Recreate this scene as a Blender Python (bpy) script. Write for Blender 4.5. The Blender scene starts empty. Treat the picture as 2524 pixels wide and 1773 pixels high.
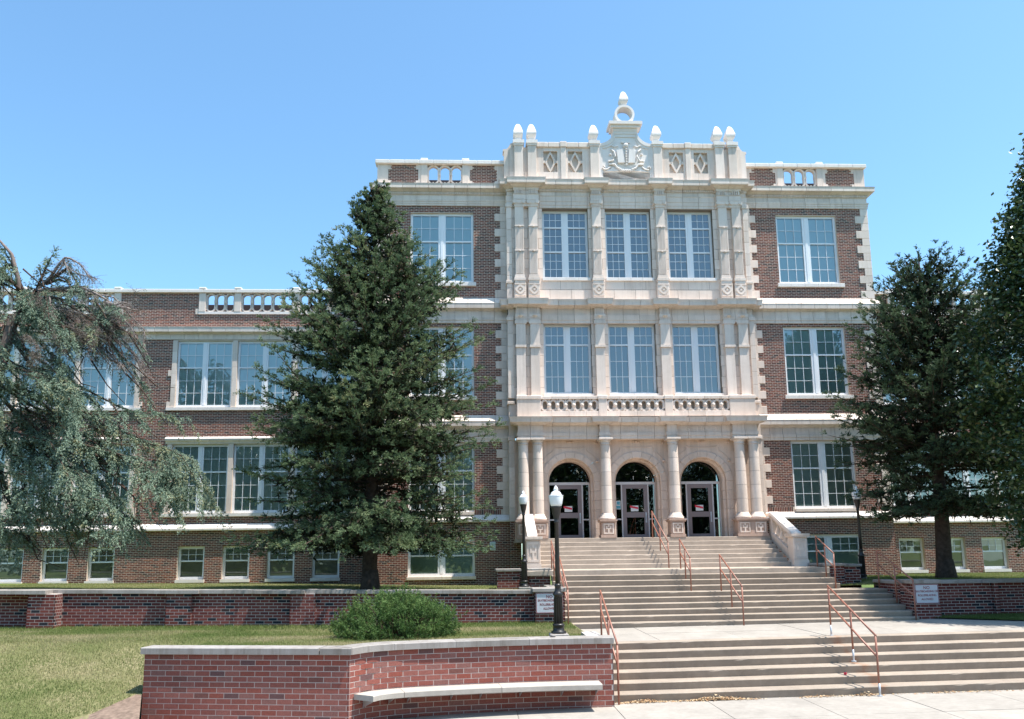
import bpy, math, random
import numpy as np
from mathutils import Vector, Matrix
R = math.radians
random.seed(7)
rng = np.random.default_rng(11)
sc = bpy.context.scene
col = sc.collection

# ------------------------------------------------------------------ camera
cam = bpy.data.cameras.new('camera')
cam_ob = bpy.data.objects.new('camera', cam)
col.objects.link(cam_ob)
cam.sensor_fit = 'HORIZONTAL'
cam.sensor_width = 36.0
cam.lens = 1949.07 / 2524 * 36.0
cam.shift_x = 2.5 / 2524
cam.shift_y = 167.5 / 2524
cam.clip_start = 0.1
cam.clip_end = 3000
_y, _p, _r = .0456, .1558, -.0121
fw = Vector((math.sin(_y) * math.cos(_p), math.cos(_y) * math.cos(_p), math.sin(_p)))
rt = Vector((math.cos(_y), -math.sin(_y), 0))
up = rt.cross(fw)
r2 = rt * math.cos(_r) + up * math.sin(_r)
u2 = -rt * math.sin(_r) + up * math.cos(_r)
CAM = Vector((-5.7976, -28.4616, -.4354))
m = Matrix((r2, u2, -fw)).transposed().to_4x4()
m.translation = CAM
cam_ob.matrix_world = m
sc.camera = cam_ob

# ------------------------------------------------------------------ light
SUN = Vector((2.25, -1.0, 6.1)).normalized()
el = math.asin(SUN.z)
az = math.atan2(SUN.x, SUN.y)
world = bpy.data.worlds.new('World')
sc.world = world
world.use_nodes = True
nt = world.node_tree
sky = nt.nodes.new('ShaderNodeTexSky')
sky.sky_type = 'NISHITA'
sky.sun_disc = False
sky.sun_elevation = el
sky.sun_rotation = az
sky.altitude = 300
sky.air_density = 1.0
sky.dust_density = 1.2
sky.ozone_density = 1.6
bg = nt.nodes['Background']
bg.inputs['Strength'].default_value = 0.14
wb = nt.nodes.new('ShaderNodeMix'); wb.data_type = 'RGBA'; wb.blend_type = 'MULTIPLY'; wb.inputs[0].default_value = 1
wb.inputs[7].default_value = (.78, 1.04, 1.08, 1)
nt.links.new(sky.outputs[0], wb.inputs[6]); nt.links.new(wb.outputs[2], bg.inputs[0])
sun = bpy.data.lights.new('sun', 'SUN')
sun.energy = 4.5
sun.angle = R(.53)
sun.color = (1.0, .94, .86)
sun_ob = bpy.data.objects.new('sun', sun)
col.objects.link(sun_ob)
sun_ob.rotation_euler = SUN.to_track_quat('Z', 'Y').to_euler()
sun_ob.location = (20, -20, 60)
sc.view_settings.view_transform = 'Standard'
sc.view_settings.look = 'None'
sc.view_settings.exposure = 1.0
sc.view_settings.gamma = 1
sc.view_settings.use_curve_mapping = False
sc.cycles.max_bounces = 6
sc.cycles.transparent_max_bounces = 12
sc.cycles.caustics_reflective = False
sc.cycles.caustics_refractive = False
sc.cycles.use_denoising = True

# ------------------------------------------------------------------ materials
class NT:
    def __init__(s, name):
        s.m = bpy.data.materials.new(name); s.m.use_nodes = True
        s.t = s.m.node_tree; s.n = s.t.nodes; s.b = s.n['Principled BSDF']
    def new(s, kind, **kw):
        nd = s.n.new('ShaderNode' + kind)
        for k, v in kw.items(): setattr(nd, k, v)
        return nd
    def link(s, a, b): s.t.links.new(a, b)
    def coords(s): return s.new('TexCoord').outputs['Object']
    def pos(s): return s.new('NewGeometry').outputs['Position']
    def noise(s, scale, detail=4, rough=.6, vec=None):
        nd = s.new('TexNoise'); nd.inputs['Scale'].default_value = scale
        nd.inputs['Detail'].default_value = detail; nd.inputs['Roughness'].default_value = rough
        s.link(vec if vec is not None else s.pos(), nd.inputs['Vector']); return nd.outputs['Fac']
    def ramp(s, fac, stops, interp='LINEAR'):
        nd = s.new('ValToRGB'); cr = nd.color_ramp; cr.interpolation = interp
        while len(cr.elements) < len(stops): cr.elements.new(.5)
        for e, (p, c) in zip(cr.elements, stops):
            e.position = p; e.color = (*c, 1) if len(c) == 3 else c
        s.link(fac, nd.inputs[0]); return nd.outputs[0]
    def mix(s, fac, a, b, mode='MIX'):
        nd = s.new('Mix', data_type='RGBA', blend_type=mode)
        for i, v in ((0, fac), (6, a), (7, b)):
            if hasattr(v, 'links'): s.link(v, nd.inputs[i])
            else: nd.inputs[i].default_value = v if i == 0 else ((*v, 1) if len(v) == 3 else v)
        return nd.outputs[2]
    def math(s, op, a, b=0.0, clamp=False):
        nd = s.new('Math', operation=op, use_clamp=clamp)
        for i, v in ((0, a), (1, b)):
            if hasattr(v, 'links'): s.link(v, nd.inputs[i])
            else: nd.inputs[i].default_value = v
        return nd.outputs[0]
    def rnd(s):
        g = s.new('NewGeometry').outputs['Random Per Island']
        o = s.new('ObjectInfo').outputs['Random']
        return s.math('FRACT', s.math('ADD', g, o))
    def bump(s, fac, strength=.3, dist=.01):
        nd = s.new('Bump'); nd.inputs['Strength'].default_value = strength
        nd.inputs['Distance'].default_value = dist
        s.link(fac, nd.inputs['Height']); s.link(nd.outputs[0], s.b.inputs['Normal'])
    def col(s, c):
        if hasattr(c, 'links'): s.link(c, s.b.inputs['Base Color'])
        else: s.b.inputs['Base Color'].default_value = (*c, 1)
    def set(s, rough=.8, spec=.3, metal=0):
        s.b.inputs['Roughness'].default_value = rough
        s.b.inputs['Specular IOR Level'].default_value = spec
        s.b.inputs['Metallic'].default_value = metal
        return s.m

M = {}
def plain(name, c, rough=.7, spec=.3, metal=0, var=.0, scale=3.0):
    n = NT(name)
    if var:
        f = n.noise(scale, 5)
        n.col(n.ramp(f, [(.25, tuple(x * (1 - var) for x in c)), (.75, tuple(min(1, x * (1 + var)) for x in c))]))
    else: n.col(c)
    M[name] = n.set(rough, spec, metal); return n

def brickmat(name, stops, noise=.25):
    n = NT(name)
    c = n.ramp(n.rnd(), stops, 'CONSTANT')
    g = n.noise(45, 4)
    c = n.mix(.55, c, n.ramp(g, [(.3, (.45, .45, .45)), (.7, (1.2, 1.15, 1.1))]), 'MULTIPLY')
    big = n.noise(.5, 3)
    c = n.mix(.35, c, n.ramp(big, [(.3, (.75, .75, .78)), (.7, (1.15, 1.1, 1.05))]), 'MULTIPLY')
    n.col(c); n.bump(g, .4, .006)
    M[name] = n.set(.85, .25)
brickmat('brick_building', [(0, (.14, .048, .038)), (.22, (.19, .060, .043)), (.42, (.11, .040, .034)), (.56, (.23, .073, .048)), (.73, (.055, .031, .031)), (.83, (.165, .07, .052)), (.92, (.27, .095, .062))])
brickmat('brick_bench', [(0, (.29, .10, .080)), (.25, (.31, .12, .098)), (.5, (.265, .092, .074)), (.68, (.27, .125, .108)), (.84, (.285, .088, .066)), (.95, (.155, .082, .080)), (.98, (.20, .085, .072))])
brickmat('brick_retaining', [(0, (.155, .043, .036)), (.3, (.19, .055, .045)), (.6, (.13, .035, .032)), (.80, (.17, .06, .05)), (.88, (.026, .026, .034)), (.97, (.05, .03, .03))])

def stonemat(name, c, var=.1, stain=.25):
    n = NT(name)
    r = n.rnd()
    k = n.ramp(r, [(0, tuple(x * (1 - var) for x in c)), (.5, c), (1, (min(1, c[0] * (1 + var * .5)), min(1, c[1] * (1 + var * .55)), min(1, c[2] * (1 + var * .7))))])
    f = n.noise(1.6, 6, .65)
    k = n.mix(stain, k, n.ramp(f, [(.35, (.70, .67, .64)), (.6, (1.03, 1.03, 1.03))]), 'MULTIPLY')
    mp = n.new('Mapping'); n.link(n.pos(), mp.inputs['Vector']); mp.inputs['Scale'].default_value = (7, 7, .55)
    st = n.noise(1, 6, .7, mp.outputs[0])
    k = n.mix(stain * 1.3, k, n.ramp(st, [(.33, (.62, .58, .54)), (.52, (1, 1, 1))]), 'MULTIPLY')
    g = n.noise(28, 4)
    k = n.mix(.3, k, n.ramp(g, [(.3, (.80, .80, .80)), (.7, (1.06, 1.06, 1.06))]), 'MULTIPLY')
    n.col(k); n.bump(g, .15, .004)
    M[name] = n.set(.65, .35)
stonemat('stone', (.79, .665, .575), .12, .28)
stonemat('stone_tan', (.72, .565, .465), .10, .28)
stonemat('stone_white', (.82, .75, .70), .05, .14)
stonemat('stone_pink', (.50, .36, .29), .07, .3)
stonemat('limestone', (.33, .305, .285), .16, .6)
plain('mortar', (.58, .485, .40), .95, .1, 0, .15, 3)
plain('mortar_bench', (.52, .46, .42), .95, .1, 0, .15, 4)
plain('joint', (.25, .22, .19), .95, .1)
plain('white_paint', (.80, .81, .83), .45, .4)
plain('blind', (.60, .71, .65), .8, .1)
plain('blind_light', (.62, .80, .78), .8, .1)
plain('interior', (.012, .012, .013), .9, .1)  # near-black for unlit rooms; also the dark fanlight frame
plain('door_paint', (.235, .185, .182), .45, .4)
plain('frame_light', (.62, .58, .57), .45, .4)
plain('rail_paint', (.30, .125, .085), .4, .5, 0, .15, 6)
plain('galvanised', (.55, .57, .60), .4, .5, .4)
plain('lamp_black', (.022, .019, .018), .38, .5)
plain('globe', (.86, .87, .88), .12, .6)
M['globe'].node_tree.nodes['Principled BSDF'].inputs['Subsurface Weight'].default_value = .3
M['globe'].node_tree.nodes['Principled BSDF'].inputs['Subsurface Radius'].default_value = (.1, .1, .1)
plain('sign_white', (.52, .54, .58), .5, .4)
plain('sign_red', (.22, .035, .035), .5, .4)
plain('paper', (.75, .74, .72), .8, .2)
plain('paper_red', (.70, .06, .09), .8, .2)
plain('paper_blue', (.12, .38, .45), .8, .2)
plain('roof', (.075, .058, .065), .8, .2)
plain('bark', (.085, .06, .048), .95, .1, 0, .45, 9)
plain('bark_grey', (.17, .135, .12), .95, .1, 0, .4, 9)
plain('dead_twig', (.24, .20, .185), .95, .1, 0, .3, 9)
plain('soil', (.185, .135, .105), .95, .1, 0, .45, 11)
plain('asphalt', (.055, .055, .058), .9, .2, 0, .2, 3)

def concrete(name, c, var=.16, rust=False):
    n = NT(name)
    f = n.noise(1.2, 7, .7); g = n.noise(9, 6, .7)
    k = n.ramp(f, [(.3, tuple(x * (1 - var) for x in c)), (.7, tuple(x * (1 + var * .4) for x in c))])
    k = n.mix(.6, k, n.ramp(g, [(.3, (.80, .79, .78)), (.65, (1.05, 1.05, 1.05))]), 'MULTIPLY')
    r = n.rnd()
    k = n.mix(.5, k, n.ramp(r, [(0, (.9, .9, .9)), (1, (1.06, 1.05, 1.04))]), 'MULTIPLY')
    if rust:
        sx = n.new('SeparateXYZ'); n.link(n.pos(), sx.inputs[0])
        d = n.math('ABSOLUTE', n.math('SUBTRACT', sx.outputs[0], 2.22))
        d = n.math('ADD', d, n.math('MULTIPLY', n.math('SUBTRACT', n.noise(5, 4), .5), .55))
        mk = n.math('SUBTRACT', .14, d); mk = n.math('MULTIPLY', mk, 6, True)
        k = n.mix(n.math('MULTIPLY', mk, .5), k, (.30, .13, .06))
    n.col(k); n.bump(g, .35, .006)
    M[name] = n.set(.9, .2)
concrete('concrete_walk', (.36, .33, .295), .2)
concrete('concrete_step', (.36, .30, .245), .22)
concrete('concrete_step_rust', (.36, .30, .245), .22, True)
concrete('concrete_top', (.46, .385, .32), .14)
concrete('bench_stone', (.44, .40, .355), .12)

# stair treads share the riser colour, brightened by the sun alone; worn nosing is in the geometry
def glassmat(name, refl, tint):
    n = NT(name)
    tr = n.new('BsdfTransparent'); tr.inputs[0].default_value = (*tint, 1)
    gl = n.new('BsdfGlossy'); gl.inputs['Roughness'].default_value = .015
    gl.inputs['Color'].default_value = (.93, .97, 1, 1)
    fr = n.new('Fresnel'); fr.inputs[0].default_value = 1.5
    fac = n.math('ADD', fr.outputs[0], refl, True)
    nz = n.noise(.8, 2)
    bp_ = n.new('Bump'); bp_.inputs['Strength'].default_value = .03; bp_.inputs['Distance'].default_value = .05
    n.link(nz, bp_.inputs['Height']); n.link(bp_.outputs[0], gl.inputs['Normal'])
    mx = n.new('MixShader'); n.link(fac, mx.inputs[0]); n.link(tr.outputs[0], mx.inputs[1]); n.link(gl.outputs[0], mx.inputs[2])
    out = n.n['Material Output']; n.link(mx.outputs[0], out.inputs[0])
    M[name] = n.m
glassmat('glass', .13, (.86, .94, .92))
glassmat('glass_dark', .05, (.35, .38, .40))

def foliage(name, stops, gloss=.25, trans=.12, rough=.55):
    n = NT(name)
    at = n.new('Attribute', attribute_name='tint')
    c = n.ramp(at.outputs['Fac'], stops)
    n.col(c)
    tl = n.new('BsdfTranslucent'); n.link(c, tl.inputs[0])
    mx = n.new('MixShader'); mx.inputs[0].default_value = trans
    n.set(rough, gloss)
    n.link(n.b.outputs[0], mx.inputs[1]); n.link(tl.outputs[0], mx.inputs[2])
    n.link(mx.outputs[0], n.n['Material Output'].inputs[0])
    M[name] = n.m
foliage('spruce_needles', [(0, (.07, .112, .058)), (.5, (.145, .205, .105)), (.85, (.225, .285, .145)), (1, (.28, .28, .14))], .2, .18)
foliage('spruce_inner_shade', [(0, (.022, .028, .016)), (.6, (.035, .045, .024)), (1, (.055, .045, .032))], .1, .05)  # shade inside the crown put into a near-black colour
foliage('spruce_dark', [(0, (.045, .08, .045)), (.5, (.088, .138, .072)), (1, (.15, .205, .095))], .2, .12)
foliage('spruce_blue', [(0, (.105, .155, .115)), (.5, (.20, .272, .20)), (.85, (.30, .375, .275)), (1, (.30, .29, .16))], .2, .12)
foliage('dead_needles', [(0, (.15, .115, .10)), (.6, (.20, .165, .145)), (1, (.12, .13, .085))])
foliage('pine_needles', [(0, (.045, .095, .026)), (.5, (.085, .155, .042)), (1, (.15, .225, .065))])
foliage('broad_leaf', [(0, (.03, .058, .02)), (.6, (.062, .105, .034)), (.9, (.11, .155, .048)), (1, (.15, .12, .045))], .7, .2, .28)
foliage('grass_blade', [(0, (.09, .14, .036)), (.35, (.155, .20, .065)), (.65, (.26, .26, .12)), (1, (.40, .345, .215))], .15, .42, .7)
foliage('dry_leaf', [(0, (.38, .20, .10)), (.5, (.55, .38, .22)), (1, (.65, .55, .38))], .1, .1, .8)

def groundmat(name, a, b, c2):
    n = NT(name)
    f = n.noise(.55, 5, .6); g = n.noise(16, 5, .7)
    k = n.ramp(f, [(.32, a), (.5, b), (.66, c2)])
    k = n.mix(.75, k, n.ramp(g, [(.3, (.55, .58, .5)), (.7, (1.2, 1.2, 1.15))]), 'MULTIPLY')
    n.col(k); n.bump(g, .6, .03)
    M[name] = n.set(.95, .1)
groundmat('lawn', (.10, .12, .045), (.17, .17, .08), (.25, .215, .13))
groundmat('lawn_green', (.075, .11, .03), (.11, .145, .042), (.17, .17, .075))

# ------------------------------------------------------------------ helpers
def put(ob, parent=None):
    col.objects.link(ob)
    if parent is not None:
        ob.parent = parent
        ob.matrix_parent_inverse = parent.matrix_basis.inverted()
    return ob
def tag(ob, label=None, cat=None, group=None, kind=None):
    if label: ob['label'] = label
    if cat: ob['category'] = cat
    if group: ob['group'] = group
    if kind: ob['kind'] = kind
    return ob
def thing(name, loc, label, cat, group=None):
    e = bpy.data.objects.new(name, None); e.empty_display_size = .2
    e.location = loc
    e.matrix_basis = Matrix.Translation(loc)
    col.objects.link(e)
    return tag(e, label, cat, group)
def mesh_of(name, v, f, mat, smooth=False):
    me = bpy.data.meshes.new(name)
    me.from_pydata(v, [], f); 
    if mat: me.materials.append(M[mat])
    if smooth: me.polygons.foreach_set('use_smooth', [True] * len(me.polygons))
    me.update(); return me
def obj(name, v, f, mat, parent=None, smooth=False):
    return put(bpy.data.objects.new(name, mesh_of(name, v, f, mat, smooth)), parent)
BQ = [(0, 3, 2, 1), (4, 5, 6, 7), (0, 1, 5, 4), (1, 2, 6, 5), (2, 3, 7, 6), (3, 0, 4, 7)]
def box_vf(x0, x1, y0, y1, z0, z1):
    return [(x0, y0, z0), (x1, y0, z0), (x1, y1, z0), (x0, y1, z0), (x0, y0, z1), (x1, y0, z1), (x1, y1, z1), (x0, y1, z1)], BQ
_boxes = {}
def bevel_vf(hx, hy, hz, b):
    v = []; 
    for sx in (-1, 1):
        for sy in (-1, 1):
            for sz in (-1, 1):
                v += [(sx * hx, sy * (hy - b), sz * (hz - b)), (sx * (hx - b), sy * hy, sz * (hz - b)), (sx * (hx - b), sy * (hy - b), sz * hz)]
    def i(sx, sy, sz, a): return ((sx > 0) * 4 + (sy > 0) * 2 + (sz > 0)) * 3 + a
    f = []
    for s in (-1, 1):
        f.append([i(s, -1, -1, 0), i(s, 1, -1, 0), i(s, 1, 1, 0), i(s, -1, 1, 0)])
        f.append([i(-1, s, -1, 1), i(1, s, -1, 1), i(1, s, 1, 1), i(-1, s, 1, 1)])
        f.append([i(-1, -1, s, 2), i(1, -1, s, 2), i(1, 1, s, 2), i(-1, 1, s, 2)])
        for t in (-1, 1):
            f.append([i(s, t, -1, 0), i(s, t, -1, 1), i(s, t, 1, 1), i(s, t, 1, 0)])
            f.append([i(s, -1, t, 0), i(s, -1, t, 2), i(s, 1, t, 2), i(s, 1, t, 0)])
            f.append([i(-1, s, t, 1), i(-1, s, t, 2), i(1, s, t, 2), i(1, s, t, 1)])
            for q in (-1, 1): f.append([i(s, t, q, 0), i(s, t, q, 1), i(s, t, q, 2)])
    return v, f
def box(name, x0, x1, y0, y1, z0, z1, mat, parent=None, b=0.0):
    d = (round(x1 - x0, 4), round(y1 - y0, 4), round(z1 - z0, 4), mat, b)
    me = _boxes.get(d)
    if me is None:
        if b: v, f = bevel_vf(d[0] / 2, d[1] / 2, d[2] / 2, b)
        else: v, f = box_vf(-d[0] / 2, d[0] / 2, -d[1] / 2, d[1] / 2, -d[2] / 2, d[2] / 2)
        me = _boxes[d] = mesh_of(name, v, f, mat)
        if b: fix_normals(me)
    o = bpy.data.objects.new(name, me)
    o.matrix_basis = Matrix.Translation(((x0 + x1) / 2, (y0 + y1) / 2, (z0 + z1) / 2))
    return put(o, parent)
def fix_normals(me):
    import bmesh
    bm = bmesh.new(); bm.from_mesh(me); bmesh.ops.recalc_face_normals(bm, faces=bm.faces); bm.to_mesh(me); bm.free()
class MB:
    def __init__(s): s.v = []; s.f = []
    def add(s, v, f):
        o = len(s.v); s.v += list(v); s.f += [tuple(i + o for i in q) for q in f]; return s
    def box(s, *a): return s.add(*box_vf(*a))
    def tube(s, pts, r, n=8, r1=None):
        pts = [Vector(p) for p in pts]; L = len(pts); v = []; f = []
        for k, p in enumerate(pts):
            d = (pts[min(k + 1, L - 1)] - pts[max(k - 1, 0)]).normalized()
            a = d.cross(Vector((0, 0, 1)) if abs(d.z) < .9 else Vector((1, 0, 0))).normalized(); b_ = d.cross(a)
            rr = r if r1 is None else r + (r1 - r) * k / (L - 1)
            for j in range(n):
                t = 2 * math.pi * j / n
                v.append(tuple(p + a * (rr * math.cos(t)) + b_ * (rr * math.sin(t))))
        for k in range(L - 1):
            for j in range(n):
                f.append((k * n + j, k * n + (j + 1) % n, (k + 1) * n + (j + 1) % n, (k + 1) * n + j))
        f.append(tuple(range(n))[::-1]); f.append(tuple(range((L - 1) * n, L * n)))
        return s.add(v, f)
    def lathe(s, prof, cx=0, cy=0, n=16, square=False, caps=True):
        v = []; f = []
        for (r, z) in prof:
            for j in range(n):
                t = 2 * math.pi * (j + .5) / n
                k = 1 / math.cos(math.pi / n) if square else 1
                v.append((cx + r * k * math.cos(t), cy + r * k * math.sin(t), z))
        for k in range(len(prof) - 1):
            for j in range(n):
                f.append((k * n + j, k * n + (j + 1) % n, (k + 1) * n + (j + 1) % n, (k + 1) * n + j))
        if caps: f.append(tuple(range(n))[::-1]); f.append(tuple(range((len(prof) - 1) * n, len(prof) * n)))
        return s.add(v, f)
    def prism(s, poly, y0, y1):
        """poly in (x,z), extruded y0..y1"""
        n = len(poly); v = [(x, y0, z) for x, z in poly] + [(x, y1, z) for x, z in poly]
        f = [tuple(range(n)), tuple(range(n, 2 * n))[::-1]] + [(j, n + j, n + (j + 1) % n, (j + 1) % n) for j in range(n)]
        return s.add(v, f)
    def ring(s, outer, inner, y0, y1):
        """annulus between two (x,z) loops of equal count"""
        n = len(outer)
        v = [(x, y0, z) for x, z in outer] + [(x, y0, z) for x, z in inner] + [(x, y1, z) for x, z in outer] + [(x, y1, z) for x, z in inner]
        f = []
        for j in range(n):
            k = (j + 1) % n
            f += [(j, k, n + k, n + j), (2 * n + j, 3 * n + j, 3 * n + k, 2 * n + k), (j, 2 * n + j, 2 * n + k, k), (n + j, n + k, 3 * n + k, 3 * n + j)]
        return s.add(v, f)
    def build(s, name, mat, parent=None, smooth=False, fix=False):
        o = obj(name, s.v, s.f, mat, parent, smooth)
        if fix: fix_normals(o.data)
        return o
def sweep_blocks(name, prof, path, mat, parent, gap=.011):
    """prof: closed [(p,z)] p = outward distance; path: plan points [(x,y,nx,ny)] with mitre normals; one object per span"""
    n = len(prof)
    for (xa, ya, nxa, nya), (xb, yb, nxb, nyb) in zip(path[:-1], path[1:]):
        d = Vector((xb - xa, yb - ya)); L = d.length; d = d / L * gap / 2
        v = [(xa + d.x + p * nxa, ya + d.y + p * nya, z) for p, z in prof] + [(xb - d.x + p * nxb, yb - d.y + p * nyb, z) for p, z in prof]
        f = [tuple(range(n))[::-1], tuple(range(n, 2 * n))] + [(j, (j + 1) % n, n + (j + 1) % n, n + j) for j in range(n)]
        obj(name, v, f, mat, parent)
def straight(x0, x1, y, w):
    k = max(1, round((x1 - x0) / w)); return [(x0 + (x1 - x0) * i / k, y, 0, -1) for i in range(k + 1)]

# -- bricks
def brick_rects(x0, x1, z0, z1, holes, ch, bl, jh, jv, phase=0):
    out = []; k = 0; z = z0
    nc = max(1, round((z1 - z0) / ch)); ch = (z1 - z0) / nc
    for k in range(nc):
        za = z0 + k * ch; zb = za + ch - jh; zm = (za + zb) / 2
        blocked = sorted((a, b) for a, b, c, d in holes if c < zm < d)
        free = []; cur = x0
        for a, b in blocked:
            if a > cur: free.append((cur, min(a, x1)))
            cur = max(cur, b)
        if cur < x1: free.append((cur, x1))
        off = (k % 2) * bl / 2 + phase
        for a, b in free:
            i = math.floor((a - off) / bl)
            while True:
                s = i * bl + off; e = s + bl - jv; i += 1
                if s >= b - .02: break
                s2 = max(s, a); e2 = min(e, b)
                if e2 - s2 > .025: out.append((s2, e2, za, zb))
    return out
def brick_mesh(rects, y, dep):
    """front face at y, back at y+dep: 5 quads each, numpy"""
    r = np.array(rects); n = len(r)
    v = np.empty((n, 8, 3))
    for i, (xi, yi, zi) in enumerate(((0, 0, 2), (1, 0, 2), (1, 0, 3), (0, 0, 3), (0, 1, 2), (1, 1, 2), (1, 1, 3), (0, 1, 3))):
        v[:, i, 0] = r[:, xi]; v[:, i, 1] = y + (dep if yi else rng.normal(0, .0003, n)); v[:, i, 2] = r[:, zi]
    q = np.array([(0, 1, 2, 3), (0, 4, 5, 1), (1, 5, 6, 2), (2, 6, 7, 3), (3, 7, 4, 0)])
    f = (np.arange(n)[:, None, None] * 8 + q[None]).reshape(-1, 4)
    return v.reshape(-1, 3), f
def np_mesh(name, v, f, mat, tint=None, smooth=False):
    v = np.asarray(v, np.float32); f = np.asarray(f, np.int32); k = f.shape[1]
    me = bpy.data.meshes.new(name)
    me.vertices.add(len(v)); me.vertices.foreach_set('co', v.ravel())
    me.loops.add(f.size); me.loops.foreach_set('vertex_index', f.ravel())
    me.polygons.add(len(f)); me.polygons.foreach_set('loop_start', np.arange(0, f.size, k, dtype=np.int32))
    me.polygons.foreach_set('loop_total', np.full(len(f), k, np.int32))
    if tint is not None:
        a = me.attributes.new('tint', 'FLOAT', 'POINT'); a.data.foreach_set('value', np.asarray(tint, np.float32))
    me.polygons.foreach_set('use_smooth', np.full(len(f), bool(smooth)))
    me.materials.append(M[mat]); me.update(calc_edges=True); me.validate()
    return me
def lay_bricks(rects, y, dep, mat, parent, singles=0, key=None):
    rects = list(rects)
    if singles:
        rects.sort(key=key)
        for (a, b, c, d) in rects[:singles]:
            kk = ('brick', round(b - a, 3), round(d - c, 3), mat, dep)
            me = _boxes.get(kk)
            if me is None:
                h, l = (d - c) / 2, (b - a) / 2
                v = [(-l, 0, -h), (l, 0, -h), (l, 0, h), (-l, 0, h), (-l, dep, -h), (l, dep, -h), (l, dep, h), (-l, dep, h)]
                me = _boxes[kk] = mesh_of('brick', v, [(0, 1, 2, 3), (0, 4, 5, 1), (1, 5, 6, 2), (2, 6, 7, 3), (3, 7, 4, 0)], mat)
            o = bpy.data.objects.new('brick', me); o.matrix_basis = Matrix.Translation(((a + b) / 2, y, (c + d) / 2)); put(o, parent)
        rects = rects[singles:]
    if rects:
        v, f = brick_mesh(rects, y, dep)
        o = put(bpy.data.objects.new('brickwork', np_mesh('brickwork', v, f, mat)), parent); o['kind'] = 'stuff'
def panel(mb, x0, x1, z0, z1, y, holes, reveal=.2):
    """wall face at y with openings and their reveals"""
    xs = sorted({x0, x1, *[min(max(h[i], x0), x1) for h in holes for i in (0, 1)]})
    zs = sorted({z0, z1, *[min(max(h[i], z0), z1) for h in holes for i in (2, 3)]})
    for a, b in zip(xs[:-1], xs[1:]):
        for c, d in zip(zs[:-1], zs[1:]):
            if any(h[0] <= (a + b) / 2 <= h[1] and h[2] <= (c + d) / 2 <= h[3] for h in holes): continue
            mb.add([(a, y, c), (b, y, c), (b, y, d), (a, y, d)], [(0, 1, 2, 3)])
    for a, b, c, d in holes:
        yb = y + reveal
        mb.add([(a, y, c), (b, y, c), (b, y, d), (a, y, d), (a, yb, c), (b, yb, c), (b, yb, d), (a, yb, d)],
               [(0, 4, 5, 1), (1, 5, 6, 2), (2, 6, 7, 3), (3, 7, 4, 0), (4, 7, 6, 5)])

# ------------------------------------------------------------------ windows
def window(parent, x0, x1, z0, z1, y, units=2, rows=((2, .43), (3, .57)), mull=.27, edge=.085, blind='blind', gap_low=0.0, head=.09, foot=.10):
    fr = MB(); yb = y + .07
    fr.box(x0, x0 + edge, y, yb, z0, z1); fr.box(x1 - edge, x1, y, yb, z0, z1)
    fr.box(x0 + edge, x1 - edge, y + .001, yb, z1 - head, z1); fr.box(x0 + edge, x1 - edge, y - .012, yb, z0, z0 + foot)
    w = (x1 - x0 - 2 * edge - (units - 1) * mull) / units
    ux = [x0 + edge + i * (w + mull) for i in range(units)]
    for i in range(1, units):
        a = ux[i] - mull
        fr.box(a, a + mull, y - .004, yb, z0 + foot, z1 - head)
        fr.box(a + mull * .32, a + mull * .68, y - .02, y - .004, z0 + foot, z1 - head)
    H = z1 - head - z0 - foot; rail = .055
    zt = z1 - head; parts = []
    for k, (nr, frac) in enumerate(rows):
        h = H * frac; zb = zt - h; lo = rail if k < len(rows) - 1 else 0
        if lo:
            for u in ux: fr.box(u, u + w, y - .006, yb, zb, zb + lo)
        parts.append((nr, zb + lo, zt, k)); zt = zb
    win = fr.build('window', 'white_paint', parent)
    mt = MB(); mw = .017
    for u in ux:
        for nr, a, b, k in parts:
            yk = y + (.022 if k == 0 else .034)
            cols_ = 3 if nr > 1 else 1
            pw = w / cols_; ph = (b - a) / nr
            for c in range(1, cols_): mt.box(u + c * pw - mw / 2, u + c * pw + mw / 2, yk - .008, yk + .012, a, b)
            for r_ in range(1, nr): mt.box(u, u + w, yk - .006, yk + .012, a + r_ * ph - mw / 2, a + r_ * ph + mw / 2)
            for c in range(cols_):
                for r_ in range(nr):
                    kk = ('pane', round(pw, 3), round(ph, 3))
                    me = _boxes.get(kk)
                    if me is None: me = _boxes[kk] = mesh_of('pane', [(0, 0, 0), (pw, 0, 0), (pw, 0, ph), (0, 0, ph)], [(0, 1, 2, 3)], 'glass')
                    o = bpy.data.objects.new('pane', me)
                    o.matrix_basis = Matrix.Translation((u + c * pw, yk + .004, a + r_ * ph)) @ Matrix.Rotation(random.gauss(0, .006), 4, 'X') @ Matrix.Rotation(random.gauss(0, .006), 4, 'Z')
                    put(o, win)
    if mt.v: mt.build('muntin', 'white_paint', win)
    for u in ux:
        zb_ = z0 + foot + gap_low
        box('blind', u - .02, u + w + .02, y + .085, y + .09, zb_, z1 - head, blind, win)
        if gap_low: box('unlit_room_sheet', u - .02, u + w + .02, y + .10, y + .105, z0, zb_ + .1, 'interior', win)  # black sheet standing for the unlit room below the blind
    return win
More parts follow.
